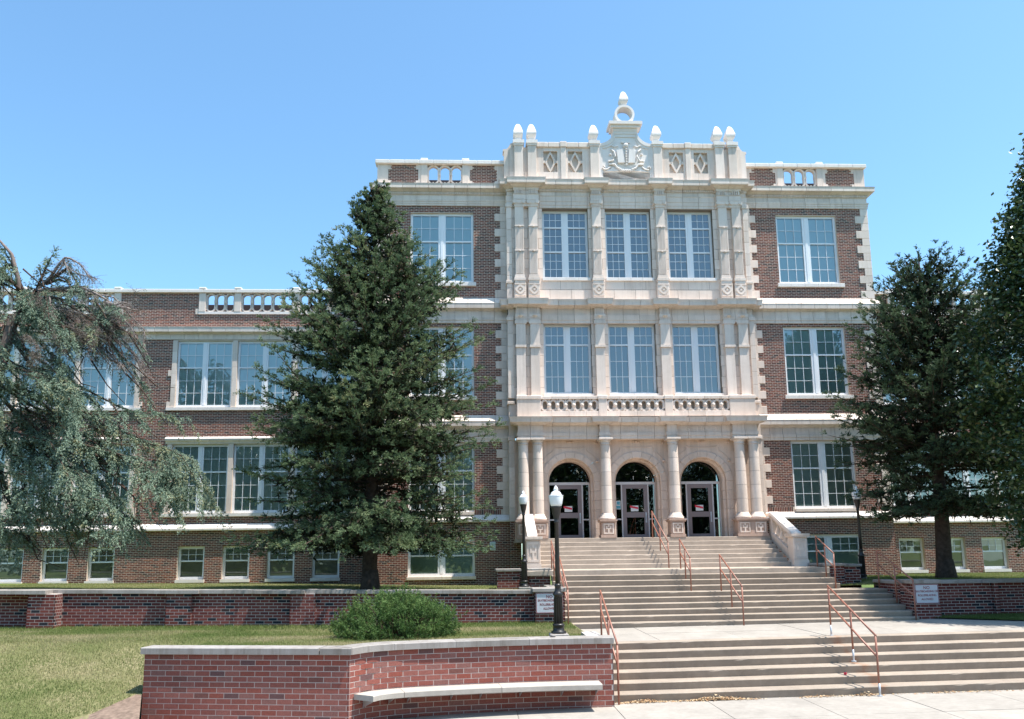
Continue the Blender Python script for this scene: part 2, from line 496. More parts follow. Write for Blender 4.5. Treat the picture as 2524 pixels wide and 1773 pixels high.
def text_mesh(txt, size, mat, parent, name, loc, extrude=.01, sx=1.0, align='CENTER', tilt=0, bold=0.0):
    cu = bpy.data.curves.new(name, 'FONT'); cu.body = txt; cu.size = size; cu.align_x = align; cu.extrude = extrude; cu.offset = bold
    o = bpy.data.objects.new('tmp', cu); col.objects.link(o)
    dg = bpy.context.evaluated_depsgraph_get()
    me = bpy.data.meshes.new_from_object(o.evaluated_get(dg))
    bpy.data.objects.remove(o)
    me.materials.clear(); me.materials.append(M[mat]); me.name = name
    ob = bpy.data.objects.new(name, me)
    ob.matrix_basis = Matrix.Translation(loc) @ Matrix.Rotation(tilt, 4, 'Y') @ Matrix.Rotation(R(90), 4, 'X') @ Matrix.Diagonal((sx, 1, 1, 1))
    return put(ob, parent)

# ================================================================== BUILDING
GB = -1.7
bld = thing('school_building', (0, 0, GB), 'three-storey dark red brick building with cream stone entrance bay, arched doors and lower side wings', 'building')
HW = 9.47; WY = 1.88; BX = 4.58
near = lambda r: (r[0] - CAM.x) ** 2 + (r[2] - CAM.z) ** 2
# side material for faces the camera never meets head-on
n = NT('brick_side')
tb = n.new('TexBrick'); tb.inputs['Scale'].default_value = 1
for k, v in (('Color1', (.085, .031, .027, 1)), ('Color2', (.13, .045, .034, 1)), ('Mortar', (.45, .39, .33, 1))): tb.inputs[k].default_value = v
for k, v in (('Mortar Size', .008), ('Brick Width', .19), ('Row Height', .063)): tb.inputs[k].default_value = v
sx = n.new('SeparateXYZ'); n.link(n.pos(), sx.inputs[0]); cx = n.new('CombineXYZ')
n.link(n.math('ADD', sx.outputs[0], sx.outputs[1]), cx.inputs[0]); n.link(sx.outputs[2], cx.inputs[1]); n.link(cx.outputs[0], tb.inputs['Vector'])
n.col(tb.outputs[0]); M['brick_side'] = n.set(.9, .2)

def mir(s, a, b): return (a, b) if s > 0 else (-b, -a)
CH, BL, JH, JV = .0635, .19, .0165, .014
block_bricks = []
mw = MB()
def stone_rects(name, rects, y0, y1, mat, parent, b=.006):
    for a, b_, c, d in rects: box(name, a, b_, y0, y1, c, d, mat, parent, b)
QP = .30
for s in (-1, 1):
    holes = []
    wx = mir(s, 5.835, 8.205)
    wins = [(*wx, 9.54, 12.30), (*wx, 5.20, 7.84), (*wx, .99, 3.484), (*wx, -1.27, .05)]
    holes += wins
    sills = [(*mir(s, 5.74, 8.33), 9.395, 9.54), (*mir(s, 5.74, 8.33), 5.06, 5.20), (*mir(s, 5.835, 8.205), .88, .99), (*mir(s, 5.80, 8.24), -1.38, -1.27)]
    # quoins
    for (za, zb) in ((8.955, 12.58), (4.50, 7.97), (.88, 3.51)):
        k = round((zb - za) / QP); h = (zb - za) / k
        for i in range(k):
            wide = (k - 1 - i) % 2 == 1
            for xi, xo in (((BX, 5.03) if wide else (BX, 4.82)), ((8.96, HW) if wide else (9.18, HW))):
                a, b = mir(s, xi, xo)
                holes.append((a, b, za + i * h, za + (i + 1) * h))
                a2, b2 = mir(s, xi, xo + (.012 if xo == HW else 0))
                box('quoin', a2 + .003, b2 - .003, -.014, .09 if xo != HW else .3, za + i * h + .003, za + (i + 1) * h - .003, 'stone', bld, .006)
    bands = [(8.42, 8.955), (7.97, 8.43), (3.51, 4.50), (.62, .88), (12.58, 13.4)]
    bx = mir(s, BX, HW)
    hh = holes + [(*bx, a, b) for a, b in bands] + [(h[0], h[1], h[2], h[3]) for h in sills]
    for za, zb in ((8.955, 12.58), (4.50, 7.97), (1.07, 3.51), (GB, .62)):
        block_bricks += brick_rects(*bx, za, zb, hh, CH, BL, JH, JV)
    # soldier course beside the ground floor window
    for a, b in (mir(s, 4.82, 5.835), mir(s, 8.205, 9.18)):
        k = int((b - a) / CH)
        block_bricks += [(a + i * CH, a + (i + 1) * CH - JV, .885, 1.055) for i in range(k) if not any(h[0] < a + (i + .5) * CH < h[1] and h[2] < .97 < h[3] for h in holes)]
    mw = MB(); panel(mw, *bx, GB, 13.4, .012, wins, .2); mw.build('block_wall', 'mortar', bld)
    for i, (a, b, c, d) in enumerate(wins):
        if i < 3: window(bld, a, b, c, d, .10, rows=((2, .41), (3, .59)), blind='blind_light' if i < 2 else 'blind')
        else: window(bld, a, b, c, d, .10, rows=((2, .46), (1, .54)), head=.12)
    for i, (a, b, c, d) in enumerate(sills):
        k = 5 if i < 2 else 4
        for j in range(k): box('sill_block', a + (b - a) * j / k + .002, a + (b - a) * (j + 1) / k - .002, -.075, .11, c, d - .003, 'stone_white' if i < 2 else 'stone', bld, .006)
    # stone courses, one object per block, with the return round the outer corner
    def path(w=.47, back=3.0):
        k = round((HW - BX) / w); pts = [(BX + (HW - BX) * i / k, 0, 0, -1) for i in range(k)] + [(HW, 0, 1, -1), (HW, back, 1, 0)]
        if s < 0: pts = [(-x, y, -nx, ny) for x, y, nx, ny in pts][::-1]
        return pts
    P = path()
    for nm, prof in (
        ('architrave_block', [(-.1, 12.58), (.03, 12.58), (.03, 12.655), (.045, 12.66), (.045, 12.73), (.06, 12.735), (.07, 12.805), (-.1, 12.805)]),
        ('frieze_block', [(-.1, 12.805), (.015, 12.805), (.015, 13.0), (-.1, 13.0)]),
        ('cornice_block', [(-.1, 13.0), (.03, 13.0), (.05, 13.02), (.05, 13.10), (.10, 13.13), (.16, 13.17), (.235, 13.185), (.25, 13.20), (.25, 13.31), (.265, 13.38), (.02, 13.45), (-.1, 13.45)]),
        ('belt_block', [(-.1, 8.43), (.03, 8.43), (.06, 8.46), (.10, 8.495), (.195, 8.50), (.20, 8.66), (.21, 8.69), (.0, 8.955), (-.1, 8.955)]),
        ('frieze_block', [(-.1, 8.175), (.015, 8.175), (.015, 8.43), (-.1, 8.43)]),
        ('architrave_block', [(-.1, 7.97), (.03, 7.97), (.03, 8.07), (.05, 8.08), (.05, 8.175), (-.1, 8.175)]),
        ('belt_block', [(-.1, 3.98), (.03, 3.98), (.07, 4.01), (.10, 4.07), (.195, 4.075), (.20, 4.22), (.21, 4.25), (.0, 4.50), (-.1, 4.50)]),
        ('frieze_block', [(-.1, 3.725), (.015, 3.725), (.015, 3.98), (-.1, 3.98)]),
        ('architrave_block', [(-.1, 3.51), (.03, 3.51), (.03, 3.61), (.05, 3.62), (.05, 3.725), (-.1, 3.725)]),
        ('base_belt_block', [(-.1, .62), (.155, .62), (.17, .64), (.17, .70), (0, .875), (-.1, .875)])):
        sweep_blocks(nm, prof, P, 'stone' if nm != 'base_belt_block' else 'stone_white', bld)
    # dentils
    dm = MB()
    a, b = mir(s, BX, HW + .05); x = a
    while x < b: dm.box(x, x + .042, -.085, -.05, 13.025, 13.095); x += .075
    o = dm.build('dentil', 'stone', bld); o['kind'] = 'stuff'
    # parapet: brick panels, piers, tracery, coping
    pa = [(4.92, 5.95), (7.93, 9.07)]
    for xi, xo in pa:
        a, b = mir(s, xi, xo)
        mb_ = brick_rects(a, b, 13.45, 14.25, [], CH, BL, JH, JV)
        ears = [(a, a + .09, 13.45, 13.60), (b - .09, b, 13.45, 13.60), (a, a + .09, 14.06, 14.26), (b - .09, b, 14.06, 14.26)]
        block_par = [r for r in mb_ if not any(e[0] - .02 < (r[0] + r[1]) / 2 < e[1] + .02 and e[2] < (r[2] + r[3]) / 2 < e[3] for e in ears)]
        lay_bricks(block_par, .0405, .0015, 'brick_building', bld)
        stone_rects('coping_ear', ears, .018, .1, 'stone', bld, 0)
    pm = MB(); panel(pm, *mir(s, BX, HW), 13.44, 14.26, .042, [(*mir(s, 6.24, 7.59), 13.48, 14.24)], .2)
    # drop the back face of the tracery opening: rebuilt as a see-through frame
    pm.f = [f for f in pm.f if len(f) == 4]; pm.f.pop()
    pm.build('parapet_wall', 'mortar', bld)
    for xi, xo in ((6.0, 6.25), (7.58, 7.83)):
        a, b = mir(s, xi, xo); box('parapet_pier', a, b, -.015, .24, 13.45, 14.26, 'stone', bld, .01); box('pier_cap', a - .015, b + .015, -.05, .28, 14.41, 14.50, 'stone_white', bld, .02)
    for xi, xo in ((BX, 4.92), (5.95, 6.0), (7.83, 7.93), (9.07, HW + .012)):
        a, b = mir(s, xi, xo); box('parapet_stone', a, b, .012, .26, 13.45, 14.255, 'stone', bld)
    a, b = mir(s, 6.25, 7.58)
    tr = MB(); k = 3; pw = (b - a) / k
    def stadium(cx_, cz_, hw, hh_, nn=20):
        pts = []
        for j in range(nn):
            t = 2 * math.pi * j / nn
            x_, z_ = hw * math.cos(t), hw * math.sin(t)
            z_ += (hh_ - hw) * (1 if z_ >= 0 else -1) if abs(z_) > 1e-6 else 0
            pts.append((cx_ + x_, cz_ + z_))
        return pts
    for j in range(k):
        c_ = a + (j + .5) * pw
        tr.ring(stadium(c_, 13.86, pw * .5 + .012, .40), stadium(c_, 13.86, pw * .5 - .05, .34), .05, .20)
        tr.box(c_ - .03, c_ + .03, .045, .2, 13.46, 13.56)
    for j in range(k + 1): tr.box(a + j * pw - .055, a + j * pw + .055, .03, .22, 13.84, 13.95)
    tr.build('parapet_tracery', 'stone', bld, fix=True)
    box('roof_curb', a - .3, b + .3, .45, .55, 13.0, 13.84, 'roof', bld)
    kk = 9; a, b = mir(s, BX, HW + .09)
    for j in range(kk):
        o = box('coping', a + (b - a) * j / kk + .002, a + (b - a) * (j + 1) / kk - .002, -.09, .30, 14.255, 14.405, 'stone_white', bld, .015)
    # flank and back
    a = s * HW; q = MB(); q.add([(a, .02, GB), (a, 14, GB), (a, 14, 14.25), (a, .02, 14.25)], [(0, 1, 2, 3)]); q.build('flank_wall', 'brick_side', bld)
lay_bricks(block_bricks, 0.0105, .0015, 'brick_building', bld, 300, near)
box('roof_deck', -HW + .02, HW - .02, .56, 14, 13.0, 13.2, 'roof', bld)
# small grille low on the left block, spigot-height vent
vg = MB(); vg.box(-5.30, -5.10, -.02, .02, -.38, -.08); o = vg.build('vent', 'white_paint', bld); box('vent_grille', -5.28, -5.12, -.028, -.018, -.36, -.10, 'blind', o)

# ------------------------------------------------------------------ side wings
wing_bricks = []
wm = MB()
wing_walls = {}
for s, cen, ends in ((-1, -13.95, (-29.0, -HW)), (1, 13.62, (HW, 24.0))):
    x0, x1 = ends; wm = wing_walls[s] = MB()
    base_w = [(-16.9, -15.92), (-15.26, -14.26), (-13.61, -12.59), (-11.94, -10.92), (-20.17, -19.21), (-21.83, -20.87), (-23.5, -22.5), (-25.1, -24.1)] if s < 0 else [(10.62, 11.62), (12.26, 13.26), (13.92, 14.93), (15.58, 16.58), (18.8, 19.8)]
    holes = [(a, b, -1.32, -.08) for a, b in base_w]
    bays = [cen, cen - 8.25] if s < 0 else [cen, cen + 8.25]
    stones = []; wins = []; bal = []
    for bc in bays:
        L, Rr = bc - 3.36, bc + 3.36
        for z0, z1 in ((5.18, 7.81), (1.13, 3.75)):
            holes.append((L - .18, Rr + .18, z0 - .01, z1 + .05)); 
            for j in range(3):
                a = L + j * 2.303; wins.append((a, a + 2.115, z0, z1))
            for j in range(2):
                a = L + j * 2.303 + 2.115; 
                for q in range(5): stones.append(('mullion_block', a, a + .188, z0 + (z1 - z0) * q / 5, z0 + (z1 - z0) * (q + 1) / 5, -.03, .16))
            for a, b in ((L - .18, L), (Rr, Rr + .18)):
                for q in range(6): stones.append(('jamb_block', a, b, z0 + (z1 - z0) * q / 6, z0 + (z1 - z0) * (q + 1) / 6, -.018, .16))
            for a, b in ((L - .31, L - .18), (Rr + .18, Rr + .31)):
                for za, zb in ((z0 - .02, z0 + .22), (z0 + 1.23, z0 + 1.44)):
                    stones.append(('jamb_ear', a, b, za, zb, -.018, .06)); holes.append((a, b, za, zb))
            k = 13
            for q in range(k): stones.append(('sill_block', L - .3 + 7.32 * q / k, L - .3 + 7.32 * (q + 1) / k, z0 - .125, z0 - .01, -.075, .14))
            holes.append((L - .3, Rr + .3, z0 - .125, z0))
        # label mould over ground-floor windows
        sweep_blocks('label_mould', [(-.1, 3.76), (.03, 3.76), (.06, 3.84), (.13, 3.88), (.15, 3.95), (.0, 4.035), (-.1, 4.035)], [(x, WY, nx, ny) for x, _, nx, ny in straight(L - .25, Rr + .25, 0, .55)], 'stone_white', bld)
        holes.append((L - .25, Rr + .25, 3.76, 4.03))
        bal.append((bc - 2.50, bc + 2.50))
    # stone bands along the wing
    pth = [(x, WY, nx, ny) for x, _, nx, ny in straight(x0, x1, 0, .55)]
    sweep_blocks('frieze_block', [(-.1, 7.86), (.018, 7.86), (.018, 8.06), (-.1, 8.06)], pth, 'stone', bld)
    sweep_blocks('cornice_block', [(-.1, 8.06), (.03, 8.06), (.07, 8.085), (.12, 8.115), (.215, 8.12), (.22, 8.25), (.235, 8.31), (0, 8.35), (-.1, 8.35)], pth, 'stone', bld)
    sweep_blocks('base_belt_block', [(-.1, .48), (.14, .48), (.155, .50), (.155, .56), (0, .735), (-.1, .735)], pth, 'stone_white', bld)
    bands = [(x0, x1, 7.86, 8.35), (x0, x1, .48, .735)]
    for nm, a, b, c, d, ya, yb in stones:
        box(nm, a + .002, b - .002, WY + ya, WY + yb, c + .002, d - .002, 'stone_white' if nm == 'sill_block' else 'stone', bld)
    for a, b, c, d in wins: window(bld, a, b, c, d, WY + .09, rows=((2, .41), (3, .59)), mull=.22, edge=.075, blind='blind_light' if c > 4 else 'blind')
    for i, (a, b) in enumerate(base_w):
        window(bld, a, b, -1.32, -.08, WY + .13, units=1, rows=((2, .46), (1, .54)), head=.12, gap_low=.17 if (s < 0 and i == 5) else 0)
        for q in range(2): box('sill_block', a - .04 + (b - a + .08) * q / 2 + .002, a - .04 + (b - a + .08) * (q + 1) / 2 - .002, WY - .06, WY + .14, -1.43, -1.32, 'stone_white', bld)
        holes.append((a - .04, b + .04, -1.43, -1.32))
    for za, zb in ((.735, 7.86), (GB, .48)):
        wing_bricks += brick_rects(x0, x1, za, zb, holes + bands, CH, BL, JH, JV)
    # parapet
    ph = []
    for a, b in bal: ph.append((a - .13, b + .13, 8.876, 9.74))
    wing_bricks += brick_rects(x0, x1, 8.35, 9.73, ph + [(a - .25, a - .13, 8.876, 9.1) for a, b in bal] + [(b + .13, b + .25, 8.876, 9.1) for a, b in bal], CH, BL, JH, JV)
    panel(wm, x0, x1, GB, 9.74, WY + .012, [h for h in wins] + [(a, b, -1.32, -.08) for a, b in base_w], .2)
    for a, b in bal:
        c1 = (a + b) / 2
        k = 10
        for q in range(k): box('balustrade_base', a - .13 + (b - a + .26) * q / k + .002, a - .13 + (b - a + .26) * (q + 1) / k - .002, WY - .03, WY + .27, 8.876, 8.976, 'stone_white', bld)
        for e in (a - .25, b + .13): box('coping_ear', e, e + .12, WY - .016, WY + .1, 8.876, 9.1, 'stone', bld)
        pcs = [a, a + 1.37, b - 1.37, b]
        for xx in pcs:
            box('parapet_pier', xx - .13, xx + .13, WY - .04, WY + .25, 8.976, 9.735, 'stone', bld, .01)
            box('pier_cap', xx - .14, xx + .14, WY - .10, WY + .30, 9.868, 9.95, 'stone_white', bld, .02)
        tr = MB()
        for xa, xb, kx in ((pcs[0], pcs[1], 3), (pcs[1], pcs[2], 5), (pcs[2], pcs[3], 3)):
            xa += .13; xb -= .13; pw = (xb - xa) / kx
            for j in range(kx):
                c_ = xa + (j + .5) * pw
                tr.ring(stadium(c_, 9.355, pw * .5 + .012, .38), stadium(c_, 9.355, pw * .5 - .045, .325), WY + .02, WY + .17)
            for j in range(kx + 1): tr.box(xa + j * pw - .05, xa + j * pw + .05, WY, WY + .19, 9.33, 9.44)
        tr.build('balustrade_tracery', 'stone', bld, fix=True)
        box('roof_curb', a - .2, b + .2, WY + .5, WY + .6, 8.6, 9.42, 'roof', bld)
    k = int((x1 - x0) / .62)
    for q in range(k): box('coping', x0 + (x1 - x0) * q / k + .002, x0 + (x1 - x0) * (q + 1) / k - .002, WY - .10, WY + .30, 9.735, 9.868, 'stone_white', bld, .012)
    box('roof_deck', x0, x1, WY + .61, 16, 8.3, 8.6, 'roof', bld)
# open the parapet wall behind the balustrades
for wm in wing_walls.values():
    wv = MB()
    for f in wm.f:
        p = [wm.v[i] for i in f]; zlo = min(q[2] for q in p); zhi = max(q[2] for q in p)
        if abs(p[0][1] - (WY + .012)) < 1e-4 and abs(p[2][1] - (WY + .012)) < 1e-4 and zhi > 8.9:
            a, b = min(q[0] for q in p), max(q[0] for q in p)
            y_ = WY + .012
            if zlo < 8.88: wv.add([(a, y_, zlo), (b, y_, zlo), (b, y_, 8.88), (a, y_, 8.88)], [(0, 1, 2, 3)])
            segs = [(a, b)]
            for c_ in (-13.95, -22.20, 13.62, 21.87):
                nsg = []
                for u, v_ in segs:
                    lo, hi = c_ - 2.5, c_ + 2.5
                    if hi <= u or lo >= v_: nsg.append((u, v_)); continue
                    if lo > u: nsg.append((u, lo))
                    if hi < v_: nsg.append((hi, v_))
                segs = nsg
            for u, v_ in segs: wv.add([(u, y_, 8.88), (v_, y_, 8.88), (v_, y_, zhi), (u, y_, zhi)], [(0, 1, 2, 3)])
        else: wv.add(p, [(0, 1, 2, 3)])
    wv.build('wing_wall', 'mortar', bld)
lay_bricks(wing_bricks, WY + .0105, .0015, 'brick_building', bld)

# ------------------------------------------------------------------ entrance bay
BY = -.35
WC3 = [(c - .868, c + .868, 9.615, 12.335) for c in (-2.38, 0, 2.38)]
WC2 = [(c - .882, c + .882, 5.21, 7.877) for c in (-2.395, 0, 2.395)]
bm_ = MB(); panel(bm_, -BX, BX, 4.2, 13.46, BY + .02, WC3 + WC2, .25)
for s in (-1, 1): bm_.add([(s * BX, BY + .02, GB), (s * BX, .05, GB), (s * BX, .05, 13.46), (s * BX, BY + .02, 13.46)], [(0, 1, 2, 3)])
bm_.build('bay_wall', 'joint', bld)
def ashlar(x0, x1, z0, z1, holes, y, ch=.40, bl=.72, phase=0, mat='stone', dep=.1):
    for r_ in brick_rects(x0, x1, z0, z1, holes, ch, bl, .011, .011, phase):
        box('stone_block', r_[0], r_[1], y, y + dep, r_[2], r_[3], mat, bld)
ashlar(-BX, BX, 8.77, 12.36, WC3, BY, .415, .80, .2)
ashlar(-BX, BX, 5.05, 7.86, WC2, BY, .40, .80, .1)
for wl, rows in ((WC3, ((2, .24), (3, .38), (3, .38))), (WC2, ((2, .29), (3, .71)))):
    for a, b, c, d in wl: window(bld, a, b, c, d, -.13, rows=rows, blind='blind_light', mull=.25)
for a, b, c, d in WC3 + WC2:
    for j in range(4): box('sill_block', a - .03 + (b - a + .06) * j / 4 + .002, a - .03 + (b - a + .06) * (j + 1) / 4 - .002, BY - .06, -.12, c - .12, c - .003, 'stone_white', bld, .006)
# outer strips
for s in (-1, 1):
    a, b = mir(s, 4.40, BX + .02)
    z = -.95 if False else .62
    for za, zb in ((.62, 3.50), (5.05, 7.95), (8.77, 12.36)):
        k = round((zb - za) / .46)
        for i in range(k): box('strip_block', a, b, BY - .06, .04, za + (zb - za) * i / k + .003, za + (zb - za) * (i + 1) / k - .003, 'stone', bld, .006)
    for zz in (9.38, 4.83): box('strip_cap', a - .04, b + .04, BY - .10, .03, zz, zz + .10, 'stone', bld, .01)
    for zz in (7.95, 12.36, 3.50): box('strip_cap', a - .03, b + .03, BY - .09, .03, zz, zz + .14, 'stone', bld, .01)
    q = MB(); lay = brick_rects(*mir(s, 4.2, BX), GB, .62, [], CH, BL, JH, JV)
    lay_bricks(lay, BY - .0095, .0015, 'brick_building', bld); box('plinth_core', *mir(s, 4.2, BX - .002), BY - .008, .05, GB, .615, 'mortar', bld)

def ressaut(xa, xb, y, yb, w=.5):
    k = max(1, round((xb - xa) / w))
    return [(xa, yb, -1, 0), (xa, y, -1, -1)] + [(xa + (xb - xa) * i / k, y, 0, -1) for i in range(1, k)] + [(xb, y, 1, -1), (xb, yb, 1, 0)]
def entab(profs, xh, y, yb, posts, yp, mats=None):
    for nm, prof in profs:
        mt = 'stone'
        sweep_blocks(nm, prof, ressaut(-xh, xh, y, yb, .62), mt, bld)
        for xa, xb in posts:
            for a, b in ((xa, xb), (-xb, -xa)): sweep_blocks(nm, prof, ressaut(a, b, yp, y - .0, .5), mt, bld)
POSTS = [(3.42, 4.29), (1.04, 1.38)]
entab([('architrave_block', [(-.12, 12.36), (.02, 12.36), (.02, 12.46), (.035, 12.47), (.035, 12.60), (.05, 12.61), (.05, 12.80), (.07, 12.83), (-.12, 12.83)]),
       ('frieze_block', [(-.12, 12.83), (.02, 12.83), (.02, 13.0), (-.12, 13.0)]),
       ('cornice_block', [(-.12, 13.0), (.05, 13.0), (.05, 13.09), (.11, 13.12), (.17, 13.165), (.27, 13.175), (.285, 13.20), (.285, 13.32), (.305, 13.40), (0, 13.46), (-.12, 13.46)])], 4.56, BY, .03, POSTS, -.50)
dm = MB(); x = -4.5
while x < 4.5: dm.box(x, x + .045, BY - .085, BY - .05, 13.015, 13.085); x += .08
dm.build('dentil', 'stone', bld)['kind'] = 'stuff'
entab([('architrave_block', [(-.12, 7.86), (.02, 7.86), (.02, 7.97), (.04, 7.98), (.04, 8.17), (-.12, 8.17)]),
       ('frieze_block', [(-.12, 8.17), (.01, 8.17), (.01, 8.42), (-.12, 8.42)]),
       ('cornice_block', [(-.12, 8.42), (.05, 8.42), (.10, 8.45), (.17, 8.465), (.29, 8.475), (.30, 8.60), (.325, 8.69), (0, 8.77), (-.12, 8.77)])], 4.56, BY, .03, POSTS, -.50)
E1 = -.70
P1 = [(3.40, 4.30), (1.03, 1.39)]
entab([('architrave_block', [(-.3, 3.50), (.01, 3.50), (.01, 3.60), (.03, 3.61), (.03, 3.72), (-.3, 3.72)]),
       ('frieze_block', [(-.3, 3.72), (.0, 3.72), (.0, 3.99), (-.3, 3.99)]),
       ('cornice_block', [(-.3, 3.99), (.05, 3.99), (.10, 4.03), (.17, 4.055), (.27, 4.06), (.285, 4.17), (.31, 4.25), (-.05, 4.31), (-.3, 4.31)])], 4.27, E1, BY, P1, -.86)
for s in (-1, 1): box('strip_frieze', *mir(s, 4.26, BX + .01), BY - .05, .04, 3.64, 4.83, 'stone', bld)
box('entablature_core', -4.25, 4.25, E1 + .29, .0, 3.505, 4.30, 'stone', bld)
for txt, c in (('PRESCOTT', -2.40), ('GRADE', 0), ('SCHOOL', 2.40)):
    text_mesh(' '.join(txt) if False else txt, .255, 'stone', bld, 'inscription', (c, E1 - .003, 3.765), .012, 1.28 if txt == 'PRESCOTT' else 1.25)
# pilasters of the top storey
def pilaster_top(c):
    y = -.50; w = .165
    p = box('pilaster', c - w, c + w, y, BY - .001, 9.62, 12.42, 'stone', bld)
    f = MB()
    for za, zb in ((10.66, 11.56), (9.72, 10.60)):
        for j in range(7): f.box(c - .14 + j * .0425, c - .115 + j * .0425, y - .018, y, za, zb)
        f.box(c - w - .01, c + w + .01, y - .035, y, zb, zb + .05)
        f.box(c - w + .01, c + w - .01, y - .012, y, za - .06, za - .03)
        f.lathe([(.012, zb - .02), (.045, zb - .02), (.045, zb + .01), (.012, zb + .01)], c, y - .03, 8)
    f.build('fluting', 'stone', p)
    b = MB(); b.box(c - w - .02, c + w + .02, y - .03, BY, 9.56, 9.67); b.box(c - w - .05, c + w + .05, y - .06, BY, 9.46, 9.56); b.box(c - w - .03, c + w + .03, y - .04, BY, 9.36, 9.46)
    b.build('pilaster_base', 'stone', p)
    k = MB(); k.box(c - .17, c + .17, y - .03, BY, 12.42, 12.47); k.box(c - .20, c + .20, y - .06, BY, 12.60, 12.66)
    for sx_ in (-1, 1):
        prof = [(.0, 0)]; v = []
        k.tube([(c + sx_ * .17, y - .075, 12.53), (c + sx_ * .17, BY - .02, 12.53)], .075, 12)
    k.box(c - .15, c + .15, y - .05, BY, 12.47, 12.60)
    k.box(c - .17, c + .17, y - .035, BY, 12.66, 12.80)
    for j in range(4): k.box(c - .13 + j * .075, c - .095 + j * .075, y - .075, y, 12.84, 12.99)
    k.build('capital', 'stone', p)
    # pedestal with quatrefoil
    d = box('pedestal', c - .22, c + .22, -.54, BY, 8.78, 9.36, 'stone', bld, .01)
    q = MB()
    ro = [(c + .17 * math.cos(2 * math.pi * j / 24) * (1 + .10 * math.cos(8 * math.pi * j / 24)), 9.10 + .17 * math.sin(2 * math.pi * j / 24) * (1 + .10 * math.cos(8 * math.pi * j / 24))) for j in range(24)]
    ri = [(c + (x_ - c) * .55, 9.10 + (z_ - 9.10) * .55) for x_, z_ in ro]
    q.ring(ro, ri, -.57, -.53); q.box(c - .035, c + .035, -.575, -.53, 9.065, 9.135); q.box(c - .20, c + .20, -.56, -.53, 8.86, 8.90); q.box(c - .20, c + .20, -.56, -.53, 9.29, 9.33)
    q.build('quatrefoil', 'stone', d, fix=True)
def pilaster_mid(c):
    y = -.50; w = .168
    p = box('pilaster', c - w, c + w, y, BY - .001, 5.14, 6.92, 'stone', bld)
    k = MB(); k.box(c - w - .005, c + w + .005, y - .025, BY, 7.01, 7.84); k.box(c - w - .03, c + w + .03, y - .05, BY, 6.92, 7.01); k.box(c - w - .02, c + w + .02, y - .04, BY, 5.05, 5.14)
    k.build('upper_shaft', 'stone', p)
    k = MB(); k.box(c - .215, c + .215, y - .05, BY, 7.80, 7.93); k.box(c - .19, c + .19, y - .03, BY, 7.93, 7.98); k.box(c - .20, c + .20, y - .065, BY, 8.05, 8.16)
    for j in range(4): k.box(c - .12 + j * .07, c - .09 + j * .07, y - .03, y, 8.20, 8.41)
    k.lathe([(.11, 8.10), (.02, 8.02)], c, y - .03, 10)
    k.build('capital', 'stone', p)
for c in (-4.12, -3.60, -1.21, 1.21, 3.60, 4.12): pilaster_top(c); pilaster_mid(c)
# balcony balustrade
for j in range(14):
    a = -4.30 + 8.60 * j / 14; box('balcony_base', a + .002, a + 8.6 / 14 - .002, -.80, BY, 4.31, 4.50, 'stone', bld, .006)
    box('balcony_rail', a + .002, a + 8.6 / 14 - .002, -.80, BY, 4.93, 5.045, 'stone', bld, .012)
for xa, xb in ((-4.31, -3.455), (-1.39, -1.08), (1.01, 1.31), (3.37, 4.31)):
    box('balcony_pedestal', xa, xb, -.815, BY, 4.30, 4.93, 'stone', bld, .01); box('pedestal_cap', xa - .02, xb + .02, -.84, BY, 4.93, 5.06, 'stone', bld, .015)
box('balcony_back', -4.25, 4.25, -.52, BY, 4.31, 4.93, 'stone', bld)
for xa, xb in ((-3.455, -1.39), (-1.08, 1.01), (1.31, 3.37)):
    k = 7; pw = (xb - xa) / k; top = MB()
    for j in range(k):
        c = xa + (j + .5) * pw
        o_ = stadium(c, 4.715, pw * .5 + .006, .212); i_ = stadium(c, 4.715, pw * .5 - .07, .15)
        top.ring(o_, i_, -.76, -.62)
    top.build('balustrade_arches', 'stone', bld, fix=True)
    for j in range(k + 1):
        x_ = xa + j * pw
        if 0 < j < k:
            b = MB(); b.lathe([(.03, 4.50), (.06, 4.53), (.035, 4.60), (.045, 4.66), (.075, 4.68), (.075, 4.76), (.04, 4.78), (.03, 4.86), (.03, 4.93)], x_, -.74, 10); b.build('baluster', 'stone', bld, True)

# columns
def column(c):
    p = MB(); r0, r1 = .196, .172
    root = MB().lathe([(.27, .62), (.285, .64), (.285, .70), (.255, .715), (.255, .74), (.235, .765), (.215, .80), (.205, .84)], c, -.85, 24).build('column', 'stone', bld, True)
    nd = 5
    for i in range(nd):
        za = .84 + 2.42 * i / nd; zb = .84 + 2.42 * (i + 1) / nd
        fr_ = lambda z: r0 + (r1 - r0) * ((z - .84) / 2.42) ** 1.5
        MB().lathe([(fr_(za), za + .004), (fr_((za + zb) / 2), (za + zb) / 2), (fr_(zb), zb - .004)], c, -.85, 28, caps=False).build('drum', 'stone', root, True)
    MB().lathe([(.17, .84), (.155, 3.26)], c, -.85, 16, caps=False).build('core', 'joint', root, True)
    MB().lathe([(.172, 3.26), (.19, 3.27), (.19, 3.29), (.178, 3.30), (.178, 3.36), (.20, 3.38), (.235, 3.43)], c, -.85, 24).build('capital', 'stone', root, True)
    box('abacus', c - .245, c + .245, -1.095, -.605, 3.43, 3.498, 'stone', root, .008)
for c in (-4.115, -3.61, -1.21, 1.21, 3.61, 4.115): column(c)
def fret(mb, c, y, zb, w, h):
    for (a, b, e, f_) in ((-.5, -.38, 0, 1), (.38, .5, 0, 1), (-.38, .38, 0, .12), (-.38, .38, .88, 1), (-.07, .07, .12, .45), (-.25, .25, .45, .57), (-.25, -.13, .57, .75), (.13, .25, .57, .75), (-.07, .07, .68, .88)):
        mb.box(c + a * w, c + b * w, y - .018, y, zb + e * h, zb + f_ * h)
